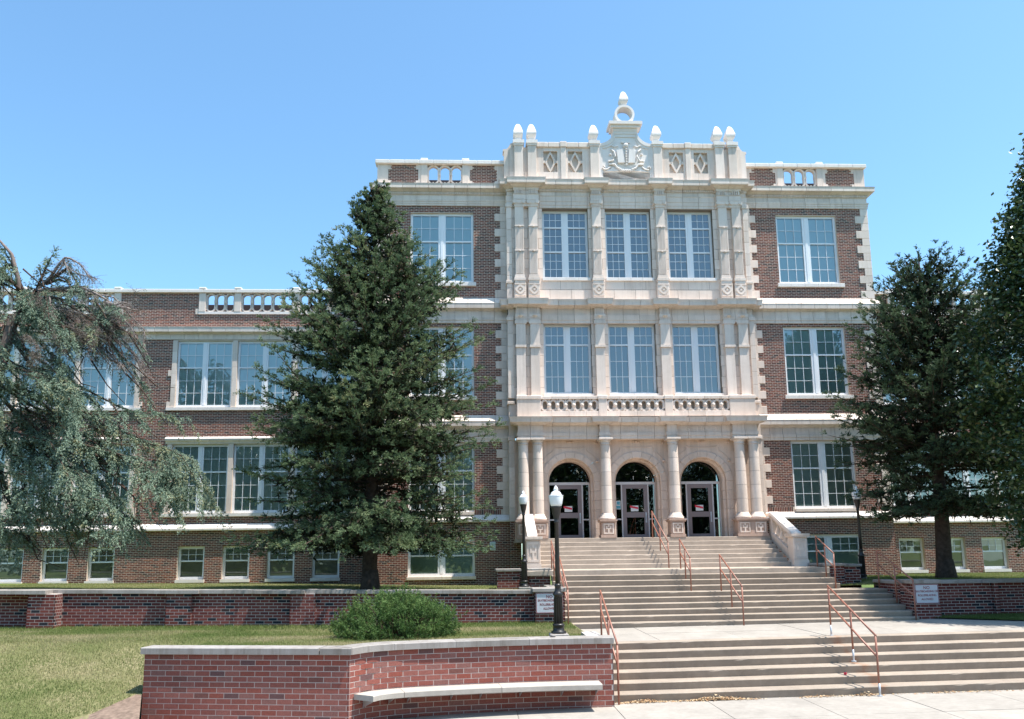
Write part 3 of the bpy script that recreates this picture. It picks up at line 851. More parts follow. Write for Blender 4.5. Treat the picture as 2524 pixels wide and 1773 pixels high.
for xa, xb in ((-4.40, -3.31), (-1.48, -.94), (.94, 1.48), (3.31, 4.40)):
    pd = box('pedestal', xa + .03, xb - .03, -1.09, -.60, .0, .53, 'stone_pink', bld, .012)
    b = MB(); b.box(xa - .01, xb + .01, -1.125, -.58, .53, .575); b.box(xa - .035, xb + .035, -1.15, -.57, .575, .62); b.box(xa, xb, -1.115, -.585, -.0, .10); b.build('pedestal_moulding', 'stone_pink', pd)
    f = MB()
    if xb - xa > .8:
        fret(f, xa + .27, -1.09, .13, .36, .36); fret(f, xb - .27, -1.09, .13, .36, .36)
    else: fret(f, (xa + xb) / 2, -1.09, .13, .36, .36)
    f.build('fret_panel', 'stone', pd)

# arched doorways
AW = -.38; RI, RO, SP = .755, 1.085, 2.0
def arcs(prof, t0, t1, cx_, seg=4):
    """wedge of a ring: prof closed [(r,y)]"""
    n_ = len(prof); v = []; f = []
    for k in range(seg + 1):
        t = t0 + (t1 - t0) * k / seg
        v += [(cx_ + r_ * math.cos(t), y_, SP + r_ * math.sin(t)) for r_, y_ in prof]
    for k in range(seg):
        for j in range(n_): f.append((k * n_ + j, k * n_ + (j + 1) % n_, (k + 1) * n_ + (j + 1) % n_, (k + 1) * n_ + j))
    f.append(tuple(range(n_))); f.append(tuple(range(seg * n_, (seg + 1) * n_))[::-1]); return v, f
VP = [(RO, AW + .05), (RO, AW - .02), (1.05, AW - .035), (.86, AW - .035), (.83, AW - .0), (.83, AW + .16), (.80, AW + .17), (RI, AW + .22), (RI, .22), (RO, .22)]
for ci, c in enumerate((-2.41, 0.0, 2.39)):
    for k in range(9):
        t0 = math.pi * k / 9 + .004; t1 = math.pi * (k + 1) / 9 - .004
        v, f = arcs(VP, t0, t1, c); o = obj('voussoir', v, f, 'stone_tan', bld); fix_normals(o.data)
    for s in (-1, 1):
        for k in range(6):
            za, zb = SP * k / 6 + .003, SP * (k + 1) / 6 - .003
            nn = len(VP); v = [(c + s * r_, y_, za) for r_, y_ in VP] + [(c + s * r_, y_, zb) for r_, y_ in VP]
            f = [tuple(range(nn)), tuple(range(nn, 2 * nn))[::-1]] + [(j, (j + 1) % nn, nn + (j + 1) % nn, nn + j) for j in range(nn)]
            o = obj('jamb_block', v, f, 'stone_tan', bld); fix_normals(o.data)
    # spandrel
    sp = MB(); kk = 24
    for k in range(kk):
        t0, t1 = math.pi * k / kk, math.pi * (k + 1) / kk
        p0 = (c + RO * math.cos(t0), SP + RO * math.sin(t0)); p1 = (c + RO * math.cos(t1), SP + RO * math.sin(t1))
        sp.add([(p0[0], AW, p0[1]), (p1[0], AW, p1[1]), (p1[0], AW, 3.51), (p0[0], AW, 3.51)], [(0, 3, 2, 1)])
    sp.build('spandrel', 'stone_tan', bld)
    # spandrel relief: curved label lines and little rosettes
    rl = MB()
    for s in (-1, 1):
        rl.tube([(c + s * .55, AW - .012, 3.27), (c + s * .50, AW - .012, 3.235), (c + s * .25, AW - .012, 3.225), (c, AW - .012, 3.225)], .012, 6)
        rl.tube([(c + s * .96, AW - .012, 2.78), (c + s * .80, AW - .012, 2.98), (c + s * .62, AW - .012, 3.10), (c + s * .60, AW - .012, 3.22)], .012, 6)
        rl.lathe([(.05, 2.70), (.06, 2.74), (.03, 2.79)], c + s * .97, AW - .01, 8); rl.lathe([(.04, 3.36), (.055, 3.39), (.03, 3.43)], c + s * .97, AW - .01, 8)
    for x_ in (-.09, 0, .09): rl.lathe([(.03, 3.40), (.045, 3.43), (.02, 3.47)], c + x_, AW - .01, 8)
    rl.build('spandrel_ornament', 'stone_tan', bld)
    # door set
    Y0 = .20
    d = MB()
    d.box(c - RI, c + RI, Y0 - .03, Y0 + .05, 1.935, 2.03)
    for s in (-1, 1):
        a = c + s * .735; d.box(a - .02, a + .02, Y0 - .02, Y0 + .05, 0, 1.935); a = c + s * .485; d.box(a - .022, a + .022, Y0 - .025, Y0 + .05, 0, 1.935)
        a, b = sorted((c + s * .507, c + s * .715)); d.box(a, b, Y0 - .01, Y0 + .05, .655, .70)
    dr = d.build('door', 'frame_light', bld)
    lf = MB(); zz = ((0, .13), (.74, .93), (1.79, 1.93))
    for s in (-1, 1): lf.box(c + (.32 if s > 0 else -.462), c + (.462 if s > 0 else -.32), Y0 - .02, Y0 + .03, .01, 1.93)
    for a, b in zz: lf.box(c - .32, c + .32, Y0 - .02, Y0 + .03, max(a, .01), b)
    lf.build('door_leaf', 'door_paint', dr)
    h = MB(); h.tube([(c + .39, Y0 - .06, .62), (c + .39, Y0 - .06, .80)], .011, 8); h.box(c + .365, c + .415, Y0 - .03, Y0 - .02, .55, .92); h.build('handle', 'galvanised', dr)
    for a, b, e, f_ in ((c - .32, c + .32, .13, .74), (c - .32, c + .32, .93, 1.79), (c - .715, c - .507, .01, .655), (c - .715, c - .507, .70, 1.935), (c + .507, c + .715, .01, .655), (c + .507, c + .715, .70, 1.935)):
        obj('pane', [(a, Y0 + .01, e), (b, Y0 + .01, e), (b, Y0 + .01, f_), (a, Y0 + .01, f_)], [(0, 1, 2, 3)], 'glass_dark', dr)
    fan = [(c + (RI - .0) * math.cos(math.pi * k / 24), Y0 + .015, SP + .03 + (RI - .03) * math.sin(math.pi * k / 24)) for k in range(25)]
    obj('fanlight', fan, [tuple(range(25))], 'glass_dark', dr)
    v, f = arcs([(RI, Y0 - .03), (RI - .035, Y0 - .03), (RI - .035, Y0 + .03), (RI, Y0 + .03)], .02, math.pi - .02, c, 24); o = obj('fanlight_frame', v, f, 'interior', dr); fix_normals(o.data)
    # notice taped inside the upper glass
    px = c - (.02 if ci else .03)
    pp = obj('notice', [(px - .14, Y0 + .004, .96), (px + .14, Y0 + .004, .965), (px + .14, Y0 + .004, 1.17), (px - .14, Y0 + .004, 1.165)], [(0, 1, 2, 3)], 'paper', dr)
    obj('notice_banner', [(px - .17, Y0 + .001, 1.10), (px + .13, Y0 + .001, 1.035), (px + .13, Y0 + .001, 1.105), (px - .17, Y0 + .001, 1.175)], [(0, 1, 2, 3)], 'paper_red', dr)
    if ci == 1:
        obj('side_poster', [(c - .70, Y0 + .004, 1.04), (c - .53, Y0 + .004, 1.04), (c - .53, Y0 + .004, 1.35), (c - .70, Y0 + .004, 1.35)], [(0, 1, 2, 3)], 'paper', dr)
        obj('poster_print', [(c - .69, Y0 + .001, 1.06), (c - .54, Y0 + .001, 1.06), (c - .54, Y0 + .001, 1.17), (c - .69, Y0 + .001, 1.17)], [(0, 1, 2, 3)], 'paper_blue', dr)
        obj('poster_print', [(c - .67, Y0 + .001, 1.21), (c - .56, Y0 + .001, 1.20), (c - .55, Y0 + .001, 1.32), (c - .66, Y0 + .001, 1.33)], [(0, 1, 2, 3)], 'paper_blue', dr)
        text_mesh('1', .19, 'paper', dr, 'door_number', (c - .03, Y0 + .005, 2.12), .002, .9)
    box('unlit_vestibule_sheet', c - .80, c + .80, .7, .72, -.05, 2.9, 'interior', bld)  # black sheet standing for the unlit space behind the doors
# wall piers between the arches, flanks
for a, b in ((-4.42, -2.41 - RO), (-2.41 + RO, -RO), (RO, 2.39 - RO), (2.39 + RO, 4.42)):
    k = 8
    for i in range(k): box('pier_block', a, b, AW + .002, .2, 3.51 * i / k + .003, 3.51 * (i + 1) / k - .003, 'stone_tan', bld)
box('porch_floor', -4.45, 4.45, -1.10, .72, -.145, -.001, 'concrete_top', bld, .01)

# ------------------------------------------------------------------ bay parapet, gable, finials
PY = -.42
for j in range(16):
    a = -4.45 + 8.9 * j / 16; box('parapet_plinth', a + .002, a + 8.9 / 16 - .002, PY, -.05, 13.44, 13.78, 'stone', bld)
for s in (-1, 1):
    pb = MB()
    for a, b in ((1.0, 1.67), (2.22, 2.63), (3.16, 4.45)): pb.box(*mir(s, a, b), PY, -.05, 13.78, 14.77)
    for a, b in ((1.67, 2.22), (2.63, 3.16)):
        pb.box(*mir(s, a, b), PY + .001, -.05, 14.63, 14.77); pb.box(*mir(s, a, b), PY + .13, -.06, 13.78, 14.63)
    pb.build('parapet_panel', 'stone', bld)
for s in (-1, 1):
    for a, b in ((1.67, 2.22), (2.63, 3.16)):
        c = s * (a + b) / 2; lz = MB(); hw_ = (b - a) / 2
        o_ = [(c, 14.63), (c - hw_ * .3, 14.50), (c - hw_ * .72, 14.27), (c - hw_ * .72, 14.15), (c - hw_ * .3, 13.92), (c, 13.78), (c + hw_ * .3, 13.92), (c + hw_ * .72, 14.15), (c + hw_ * .72, 14.27), (c + hw_ * .3, 14.50)]
        i_ = [(c + (x_ - c) * .62, 14.205 + (z_ - 14.205) * .70) for x_, z_ in o_]
        lz.ring(o_, i_, PY + .02, PY + .14); lz.box(c - hw_, c - hw_ * .68, PY + .02, PY + .14, 14.16, 14.26); lz.box(c + hw_ * .68, c + hw_, PY + .02, PY + .14, 14.16, 14.26)
        lz.build('lozenge', 'stone', bld, fix=True)
    c = s * 2.40; box('parapet_pier', c - .10, c + .10, PY - .05, PY, 13.46, 14.77, 'stone', bld, .008); box('pier_head', c - .13, c + .13, PY - .09, -.05, 14.77, 15.0, 'stone', bld, .02)
    for a, b in ((1.38, 2.27), (2.53, 3.43)):
        k = 2; a2, b2 = mir(s, a, b)
        for j in range(k): box('coping', a2 + (b2 - a2) * j / k + .002, a2 + (b2 - a2) * (j + 1) / k - .002, PY - .07, -.02, 14.77, 14.97, 'stone', bld, .02)
    # stepped shoulder at the outer end
    q = MB(); xs = [(4.28, 13.45), (4.66, 13.45), (4.66, 14.62), (4.70, 14.62), (4.70, 14.70), (4.55, 14.72), (4.48, 14.80), (4.40, 14.95), (4.28, 14.97)]
    q.prism([(s * x_, z_) for x_, z_ in xs], PY + .03, -.02); q.build('shoulder', 'stone', bld, fix=True)
def finial(c, z, k=1.0, y=-.28):
    f = MB()
    f.lathe([(.10 * k, z), (.105 * k, z + .09 * k), (.17 * k, z + .20 * k), (.185 * k, z + .25 * k), (.185 * k, z + .31 * k), (.16 * k, z + .40 * k), (.125 * k, z + .52 * k), (.08 * k, z + .63 * k), (.035 * k, z + .69 * k)], c, y, 4, True)
    return f.build('finial', 'stone_white', bld)
for c in (-4.10, -3.585, -1.22, 1.15, 3.50, 4.0):
    c2 = c if c < 0 else c
    x_ = round(c2, 2); xs_ = {-4.10: -4.11, -3.585: -3.60, -1.22: -1.215, 1.15: 1.215, 3.50: 3.60, 4.0: 4.11}[c]
    box('parapet_pier', xs_ - .165, xs_ + .165, -.54, -.05, 13.45, 14.80, 'stone', bld, .008)
    b = MB(); b.box(xs_ - .19, xs_ + .19, -.57, -.03, 14.80, 14.87); b.box(xs_ - .215, xs_ + .215, -.60, -.02, 14.87, 15.0); b.box(xs_ - .13, xs_ + .13, -.45, -.12, 15.0, 15.09); b.build('pier_cap', 'stone_white', bld)
    finial(xs_, 15.09)
def gable_loop(k):
    """k shrinks the outline towards its middle; same vertex count"""
    pts = [(-1.05, 13.46), (1.05, 13.46), (1.05, 14.4)]
    for j in range(10):
        t = math.pi / 2 * j / 9; pts.append((1.05 - .60 * math.sin(t), 15.50 - .56 * math.cos(t)))
    for j in range(9, -1, -1):
        t = math.pi / 2 * j / 9; pts.append((-1.05 + .60 * math.sin(t), 15.50 - .56 * math.cos(t)))
    pts.append((-1.05, 14.4))
    return [(x_ * (1 - k * .9) if True else x_, 13.46 + (z_ - 13.46) * (1 - k) + k * .3) for x_, z_ in pts]
g = MB(); g.prism(gable_loop(0), -.42, -.10)
gable = g.build('gable', 'stone_white', bld, fix=True)
g = MB(); g.ring(gable_loop(0), gable_loop(.09), -.475, -.42); g.ring(gable_loop(.09), gable_loop(.16), -.45, -.42); g.build('gable_border', 'stone_white', gable, fix=True)
g = MB(); g.box(-.47, .47, -.50, -.05, 15.46, 15.56); g.box(-.56, .56, -.58, -.02, 15.56, 15.66); g.box(-.64, .64, -.66, .02, 15.66, 15.78); g.build('gable_cap', 'stone_white', gable)
# cartouche
ct = MB()
for s in (-1, 1):
    ct.prism([(s * .07, 14.14), (s * .32, 14.14), (s * .36, 14.64), (s * .12, 14.70)], -.53, -.42)
    ct.tube([(s * .58, -.45, 14.72), (s * .46, -.49, 14.60), (s * .42, -.50, 14.40), (s * .50, -.49, 14.24), (s * .68, -.46, 14.22)], .036, 8)
    ct.tube([(s * .30, -.46, 14.86), (s * .45, -.47, 14.80), (s * .56, -.46, 14.88)], .025, 8)
    ct.tube([(s * .66, -.45, 14.10), (s * .44, -.49, 14.08), (s * .37, -.50, 13.95), (s * .20, -.50, 13.87)], .038, 8)
    ct.tube([(s * .60, -.45, 14.00), (s * .72, -.46, 13.90), (s * .84, -.46, 13.88), (s * .92, -.46, 13.95), (s * .88, -.46, 14.02), (s * .82, -.46, 13.97)], .032, 8)
    ct.prism([(s * .25, 13.83), (s * .86, 13.80), (s * .62, 13.90), (s * .50, 14.0), (s * .42, 13.92)], -.46, -.42)
    ct.lathe([(.02, 14.46), (.05, 14.48), (.05, 14.52), (.02, 14.54)], s * .60, -.46, 8)
for z_ in (14.72, 14.60, 14.49, 14.39, 14.29, 14.19, 14.08): ct.lathe([(.012, z_ - .04), (.04, z_ - .02), (.04, z_ + .02), (.012, z_ + .04)], 0, -.50, 8)
ct.lathe([(.03, 14.76), (.09, 14.80), (.11, 14.86), (.08, 14.93), (.03, 14.95)], 0, -.47, 10)
ct.box(-.16, .16, -.49, -.42, 14.97, 15.05)
for j in range(6): ct.lathe([(.02, 13.79), (.045, 13.82), (.045, 13.85), (.02, 13.88)], -.20 + j * .08, -.49, 8)
ct.build('cartouche', 'stone_white', gable, fix=True)
g = MB(); circ = lambda r_: [(r_ * math.cos(2 * math.pi * j / 32), 16.15 + r_ * math.sin(2 * math.pi * j / 32)) for j in range(32)]
g.ring(circ(.385), circ(.30), -.50, -.06); g.ring(circ(.30), circ(.285), -.46, -.10); g.box(-.16, .16, -.42, -.14, 16.50, 16.56); g.build('ring_finial', 'stone_white', gable, fix=True)
finial(0, 16.55, .93)

# ================================================================== SITE
TILT = .011
def tz(x): return TILT * (x + 2.8)
def step(parent, x0, x1, yf, yb, zt, zb, mat, tilt=0.0, name='step', rake=.034):
    if mat == 'concrete_top': rake = .002
    k = max(2, int((x1 - x0) / .16)); v = []; f = []
    jy = np.convolve(rng.normal(0, .004, k + 3), [.3, .4, .3], 'valid'); jz = np.convolve(rng.normal(0, .0035, k + 3), [.3, .4, .3], 'valid')
    chip = np.where(rng.random(k + 1) < .05, .012, 0)
    for i in range(k + 1):
        x = x0 + (x1 - x0) * i / k; d = tilt * (x + 2.8)
        for y_, z_ in ((yf + rake, zb), (yf + rake * .16 + jy[i] * .5, zt - .035), (yf + jy[i] + chip[i], zt - .014), (yf + .012 + chip[i], zt - .002 + jz[i] * .6), (yf + .05, zt), (yb, zt), (yb, zb)):
            v.append((x, y_, z_ + d))
    n_ = 7
    for i in range(k):
        for j in range(n_ - 1): f.append((i * n_ + j, (i + 1) * n_ + j, (i + 1) * n_ + j + 1, i * n_ + j + 1))
    f.append(tuple(range(n_))); f.append(tuple(range(k * n_, (k + 1) * n_))[::-1])
    return obj(name, v, f, mat, parent)
RA, TA, RB, TB, RC, TC, RD, TD = .1436, .3191, .1508, .3244, .139, .312, .1527, .3667
Z1 = -7 * RA; Z2 = Z1 - 4 * RB; ZP = Z2 - 6 * RC; ZS = ZP - 6 * RD
YA = -1.10; YB = YA - 6 * TA - 1.4535; YC = YB - 3 * TB - .4936; Y3 = YC - 5 * TC; YD = Y3 - 3.2354; YE = YD - 5 * TD
fl1 = thing('stair_flight', (.3, -2.5, Z1), 'topmost pale flight of concrete steps directly below the three doors', 'stairs', 'flights of the entrance stairs')
for k in range(1, 7): step(fl1, -3.72, 4.36, YA - TA * k, YA - TA * (k - 1) + .12, -RA * k, -RA * (k + 1), 'concrete_top')
step(fl1, -4.30, 4.95, YB, -2.4, Z1, Z1 - RB, 'concrete_top', name='landing')
fl2 = thing('stair_flight', (.6, -5, Z2), 'short second flight of four darker concrete steps between the low brick cheek walls', 'stairs', 'flights of the entrance stairs')
for k in range(1, 4): step(fl2, -3.55, 4.80, YB - TB * k, YB - TB * (k - 1) + .12, Z1 - RB * k, Z1 - RB * (k + 1), 'concrete_step')
step(fl2, -3.46, 6.20, YC, YB - 2 * TB, Z2, Z2 - RC, 'concrete_step', name='landing')
fl3 = thing('stair_flight', (1.2, -7, ZP), 'third flight of brown concrete steps between the two notice signs', 'stairs', 'flights of the entrance stairs')
for k in range(1, 6): step(fl3, -3.46, 5.92, YC - TC * k, YC - TC * (k - 1) + .12, Z2 - RC * k, Z2 - RC * (k + 1) - .02, 'concrete_step', .0035)
fl4 = thing('stair_flight', (3, -12, ZS), 'lowest and widest flight of concrete steps rising from the front sidewalk', 'stairs', 'flights of the entrance stairs')
for k in range(1, 6): step(fl4, -3.13, 13.5, YD - TD * k, YD - TD * (k - 1) + .12, ZP - RD * k, ZP - RD * (k + 1) - .02, 'concrete_step_rust', TILT)
step(fl4, -3.13, 13.5, YD, YD + .30, ZP, ZP - RD - .02, 'concrete_step_rust', TILT, name='top_step')

def slabs(parent, x0, x1, ys, pitch, z, mat, x_off=0.0, clip=None, tilt=TILT, gap=.014):
    for ya, yb in zip(ys[:-1], ys[1:]):
        k = math.floor((x0 - x_off) / pitch)
        while True:
            a = max(x0, k * pitch + x_off); b = min(x1, (k + 1) * pitch + x_off); k += 1
            if a >= x1: break
            if b - a < .05: continue
            g = gap / 2; P_ = [(a + g, ya + g), (b - g, ya + g), (b - g, yb - g), (a + g, yb - g)]
            zj = random.gauss(0, .0015)
            v = [(x, y, z + zj + tilt * (x + 2.8)) for x, y in P_] + [(x, y, z - .05 + tilt * (x + 2.8)) for x, y in P_]
            obj('slab', v, [(0, 1, 2, 3), (0, 4, 5, 1), (1, 5, 6, 2), (2, 6, 7, 3), (3, 7, 4, 0)], mat, parent)
plaza = obj('plaza', [(-3.2, YD + .2, ZP - .012 + tz(-3.2)), (13.5, YD + .2, ZP - .012 + tz(13.5)), (13.5, -6.9, ZP - .012 + tz(13.5)), (-3.4, -6.9, ZP - .012 + tz(-3.4))], [(0, 1, 2, 3)], 'joint')
tag(plaza, 'pale concrete landing between the third flight and the lowest flight of steps', None, None, 'structure')
slabs(plaza, -3.3, 13.4, [YD + .30, YD + 1.75, -7.2], 1.9, ZP, 'concrete_walk', .2)
walk = obj('sidewalk', [(-30, -23.5, ZS - .012 + tz(-30) * .6), (30, -23.5, ZS - .012 + tz(30)), (30, YE + .3, ZS - .012 + tz(30)), (-30, YE + .3, ZS - .012 + tz(-30) * .6)], [(0, 1, 2, 3)], 'joint')
tag(walk, 'bright concrete sidewalk in front of the lowest steps', None, None, 'structure')
for v in walk.data.vertices: v.co.z = ZS - .012 + tz(v.co.x)
slabs(walk, -11, 13.4, [-17.6, -15.9, -14.3, YE + .2], 1.86, ZS, 'concrete_walk', -1.33)
# far ground and street
gr = obj('ground', [(-500, -500, -4.05), (500, -500, -4.05), (500, 500, -4.05), (-500, 500, -4.05)], [(0, 1, 2, 3)], 'lawn_green'); tag(gr, 'grassy ground stretching to the horizon', None, None, 'structure')
rd = obj('road', [(-300, -50, -4.04), (300, -50, -4.04), (300, -36, -4.04), (-300, -36, -4.04)], [(0, 1, 2, 3)], 'asphalt'); tag(rd, 'asphalt street in front of the building', None, None, 'structure')

# ---- generic brickwork on any vertical plane
def wall_bricks(parent, org, dirv, u0, u1, z0, z1, mat, ch, bl, jh, jv, dep=.012, singles=0, tiltz=0.0, holes=(), phase=0.0):
    """org: plan point of u=0 on the brick face; dirv: unit plan direction; the face normal is dirv turned clockwise (towards the viewer)"""
    nx, ny = dirv[1], -dirv[0]; sink = .010; dep = .002
    org = (org[0] - nx * sink, org[1] - ny * sink)
    ang = math.atan2(dirv[1], dirv[0])
    rects = brick_rects(u0, u1, z0, z1, list(holes), ch, bl, jh, jv, phase)
    out = []
    for (a, b, c, d) in rects:
        um = (a + b) / 2; x = org[0] + dirv[0] * um; y = org[1] + dirv[1] * um
        out.append(((x - CAM.x) ** 2 + (y - CAM.y) ** 2 + ((c + d) / 2 - CAM.z) ** 2, a, b, c, d))
    out.sort()
    for i, (_, a, b, c, d) in enumerate(out[:singles]):
        kk = ('wbrick', round(b - a, 2), round(d - c, 3), mat, dep); me = _boxes.get(kk)
        if me is None:
            h, l = (d - c) / 2, (b - a) / 2; e = .0008
            v = [(-l, e, -h), (l, e, -h), (l, e, h), (-l, e, h), (-l + e, 0, -h + e), (l - e, 0, -h + e), (l - e, 0, h - e), (-l + e, 0, h - e), (-l, dep, -h), (l, dep, -h), (l, dep, h), (-l, dep, h)]
            f = [(4, 5, 6, 7), (0, 1, 5, 4), (1, 2, 6, 5), (2, 3, 7, 6), (3, 0, 4, 7), (0, 8, 9, 1), (1, 9, 10, 2), (2, 10, 11, 3), (3, 11, 8, 0)]
            me = _boxes[kk] = mesh_of('brick', v, f, mat)
        um = (a + b) / 2; x = org[0] + dirv[0] * um; y = org[1] + dirv[1] * um; j = random.gauss(0, .0004)
        o = bpy.data.objects.new('brick', me)
        o.matrix_basis = Matrix.Translation((x + nx * j, y + ny * j, (c + d) / 2 + tiltz * x)) @ Matrix.Rotation(ang, 4, 'Z')
        put(o, parent)
    rest = [r[1:] for r in out[singles:]]
    if rest:
        v, f = brick_mesh(rest, 0, dep)
        w = np.empty_like(v); w[:, 0] = org[0] + dirv[0] * v[:, 0] - nx * v[:, 1]; w[:, 1] = org[1] + dirv[1] * v[:, 0] - ny * v[:, 1]; w[:, 2] = v[:, 2] + tiltz * w[:, 0]
        o = put(bpy.data.objects.new('brickwork', np_mesh('brickwork', w, f, mat)), parent); o['kind'] = 'stuff'

# ---- retaining walls of the upper terrace
RCH, RBL = .0785, .225
def retaining(name, label, x0, x1, y, ztop, tilt, piers, cores, singles):
    t = thing(name, ((x0 + x1) / 2, y, ztop - 1), label, 'wall', 'brick retaining walls of the terrace')
    z0, z1 = ztop - 1.10, ztop - .09
    def tb_(a, b, ya, yb, c, d, mat, nm):
        v = [(x, yy, z + tilt * x) for x, yy, z in box_vf(a, b, ya, yb, c, d)[0]]; return obj(nm, v, BQ, mat, t)
    tb_(x0, x1, y + .012, y + .35, z0, z1, 'mortar_bench', 'wall_core')
    wall_bricks(t, (0, y), (1, 0), x0, x1, z0, z1, 'brick_retaining', RCH, RBL, .012, .011, .012, singles, tilt)
    for a, b, d in piers:
        tb_(a + .012, b - .012, y - d + .012, y, z0, z1 - .001, 'mortar_bench', 'pier_core')
        wall_bricks(t, (0, y - d), (1, 0), a, b, z0, z1, 'brick_retaining', RCH, RBL, .012, .011, .012, 0, tilt, (), .07)
        wall_bricks(t, (a, y), (0, -1), 0, d, z0, z1, 'brick_retaining', RCH, RBL / 2, .012, .011, .012, 0, tilt)
        wall_bricks(t, (b + .0, y - d), (0, 1), .0, d, z0, z1, 'brick_retaining', RCH, RBL / 2, .012, .011, .012, 0, tilt)
    x = x0
    while x < x1 - .05:
        L = random.choice((.9, 1.15, 1.3, 1.45)); e = min(x1, x + L); 
        pr = max([d for a, b, d in piers if a - .3 < (x + e) / 2 < b + .3] + [0])
        tb_(x + .003, e - .003, y - .05 - (pr if pr else 0), y + .40, ztop - .09, ztop + random.gauss(0, .003), 'limestone', 'cap_stone'); x = e
    return t
rw = retaining('retaining_wall', 'long low red brick retaining wall with pale caps left of the steps', -26, -4.2, -6.9, -1.465 - .0145 * 4, -.0145, [(-17.25, -16.55, .40), (-13.89, -13.23, .10), (-10.69, -10.03, .10)], None, 300)
rw2 = retaining('retaining_wall', 'low red brick retaining wall with pale caps right of the steps', 6.6, 20, -6.9, -1.36, 0.002, [(8.35, 8.5, .10)], None, 200)
def sign_pier(t, x0, x1, y0, y1, zb, zt):
    box('pier_core', x0 + .012, x1 - .012, y0 + .012, y1, zb, zt - .10, 'mortar_bench', t)
    wall_bricks(t, (0, y0), (1, 0), x0, x1, zb, zt - .10, 'brick_retaining', RCH, RBL, .012, .011, .012, 0, 0, (), .03)
    wall_bricks(t, (x1, y0), (0, 1), 0, y1 - y0, zb, zt - .10, 'brick_retaining', RCH, RBL, .012, .011)
    wall_bricks(t, (x0, y1), (0, -1), 0, y1 - y0, zb, zt - .10, 'brick_retaining', RCH, RBL, .012, .011)
    box('cap_stone', x0 - .06, x1 + .03, y0 - .05, y1, zt - .10, zt, 'limestone', t, .012)
sign_pier(rw, -4.26, -3.47, -7.30, -6.60, -2.55, -1.395)
sign_pier(rw2, 5.93, 6.66, -7.30, -6.60, -2.50, -1.315)
# side walls beside the third flight
box('cheek_core', -3.75, -3.482, -6.6, -4.6, -2.5, -1.50, 'mortar_bench', rw); box('cap_stone', -3.80, -3.475, -6.6, -4.6, -1.50, -1.42, 'limestone', rw, .01)
box('cheek_core', 5.942, 6.25, -6.6, -5.15, -2.5, -1.45, 'mortar_bench', rw2); box('cap_stone', 5.88, 6.30, -6.6, -5.2, -1.45, -1.37, 'limestone', rw2, .01)
wall_bricks(rw2, (5.93, -5.15), (0, -1), 0, 1.45, -2.45, -1.45, 'brick_retaining', RCH, RBL, .012, .011)
wall_bricks(rw, (-3.47, -6.6), (0, 1), 0, 2.0, -2.45, -1.50, 'brick_retaining', RCH, RBL, .012, .011)
def notice_sign(cx_, zc, w, h, y, label):
    t = thing('notice_sign', (cx_, y, zc - h / 2), label, 'sign', 'skateboarding notice signs')
    def rr(w_, h_, r_, n_=6):
        p = []
        for qx, qz, a0 in ((1, 1, 0), (-1, 1, 90), (-1, -1, 180), (1, -1, 270)):
            for j in range(n_ + 1):
                a = R(a0 + 90 * j / n_); p.append((cx_ + qx * (w_ / 2 - r_) + r_ * math.cos(a), zc + qz * (h_ / 2 - r_) + r_ * math.sin(a)))
        return p
    MB().prism(rr(w, h, .03), y, y + .006).build('plate', 'sign_white', t, fix=True)
    MB().ring(rr(w - .012, h - .012, .028), rr(w - .045, h - .045, .02), y - .0025, y + .001).build('border', 'sign_red', t, fix=True)
    for txt, size, dz, sx_ in (('NO', .115, .125, .95), ('SKATEBOARDING OR', .078, .042, .80), ('ROLLERBLADING', .078, -.062, .84), ('ALLOWED', .078, -.165, .88)):
        text_mesh(txt, size, 'sign_red', t, 'lettering', (cx_, y - .001, zc + dz), .0015, sx_, bold=.0012)
notice_sign(-3.88, -1.776, .715, .53, -7.325, 'white no-skateboarding sign on the left brick pier, partly behind a lamp post')
notice_sign(6.28, -1.686, .65, .515, -7.325, 'white no-skateboarding sign on the right brick pier in tree shade')
# brick cheek walls with caps flanking the second flight
def cheek(label, parts, loc):
    t = thing('cheek_wall', loc, label, 'wall', 'brick cheek walls beside the steps')
    for x0, x1, y0, y1, zb, zt in parts:
        box('wall_core', x0 + .012, x1 - .012, y0 + .012, y1, zb, zt - .075, 'mortar_bench', t)
        wall_bricks(t, (0, y0), (1, 0), x0, x1, zb, zt - .075, 'brick_retaining', RCH, RBL, .012, .011, .012, 120, 0, (), .04)
        wall_bricks(t, (x1, y0), (0, 1), 0, y1 - y0, zb, zt - .075, 'brick_retaining', RCH, RBL, .012, .011)
        wall_bricks(t, (x0, y1), (0, -1), 0, y1 - y0, zb, zt - .075, 'brick_retaining', RCH, RBL, .012, .011)
        k = max(1, round((x1 - x0) / .55))
        for j in range(k): box('cap_stone', x0 - .04 + (x1 - x0 + .08) * j / k + .002, x0 - .04 + (x1 - x0 + .08) * (j + 1) / k - .002, y0 - .04, y1 + .02, zt - .075, zt, 'limestone', t, .008)
cheek('low brick cheek wall left of the second flight, below the carved stone newel', [(-5.16, -4.46, -3.95, -3.3, -1.75, -.955), (-4.21, -3.57, -4.40, -3.3, -1.75, -.945)], (-4.4, -3.7, -1.7))
cheek('low brick cheek wall right of the second flight, beside the far lamp post', [(4.82, 5.45, -4.40, -3.3, -1.75, -.905), (5.45, 6.02, -4.25, -3.3, -1.75, -.935)], (5.4, -3.8, -1.7))
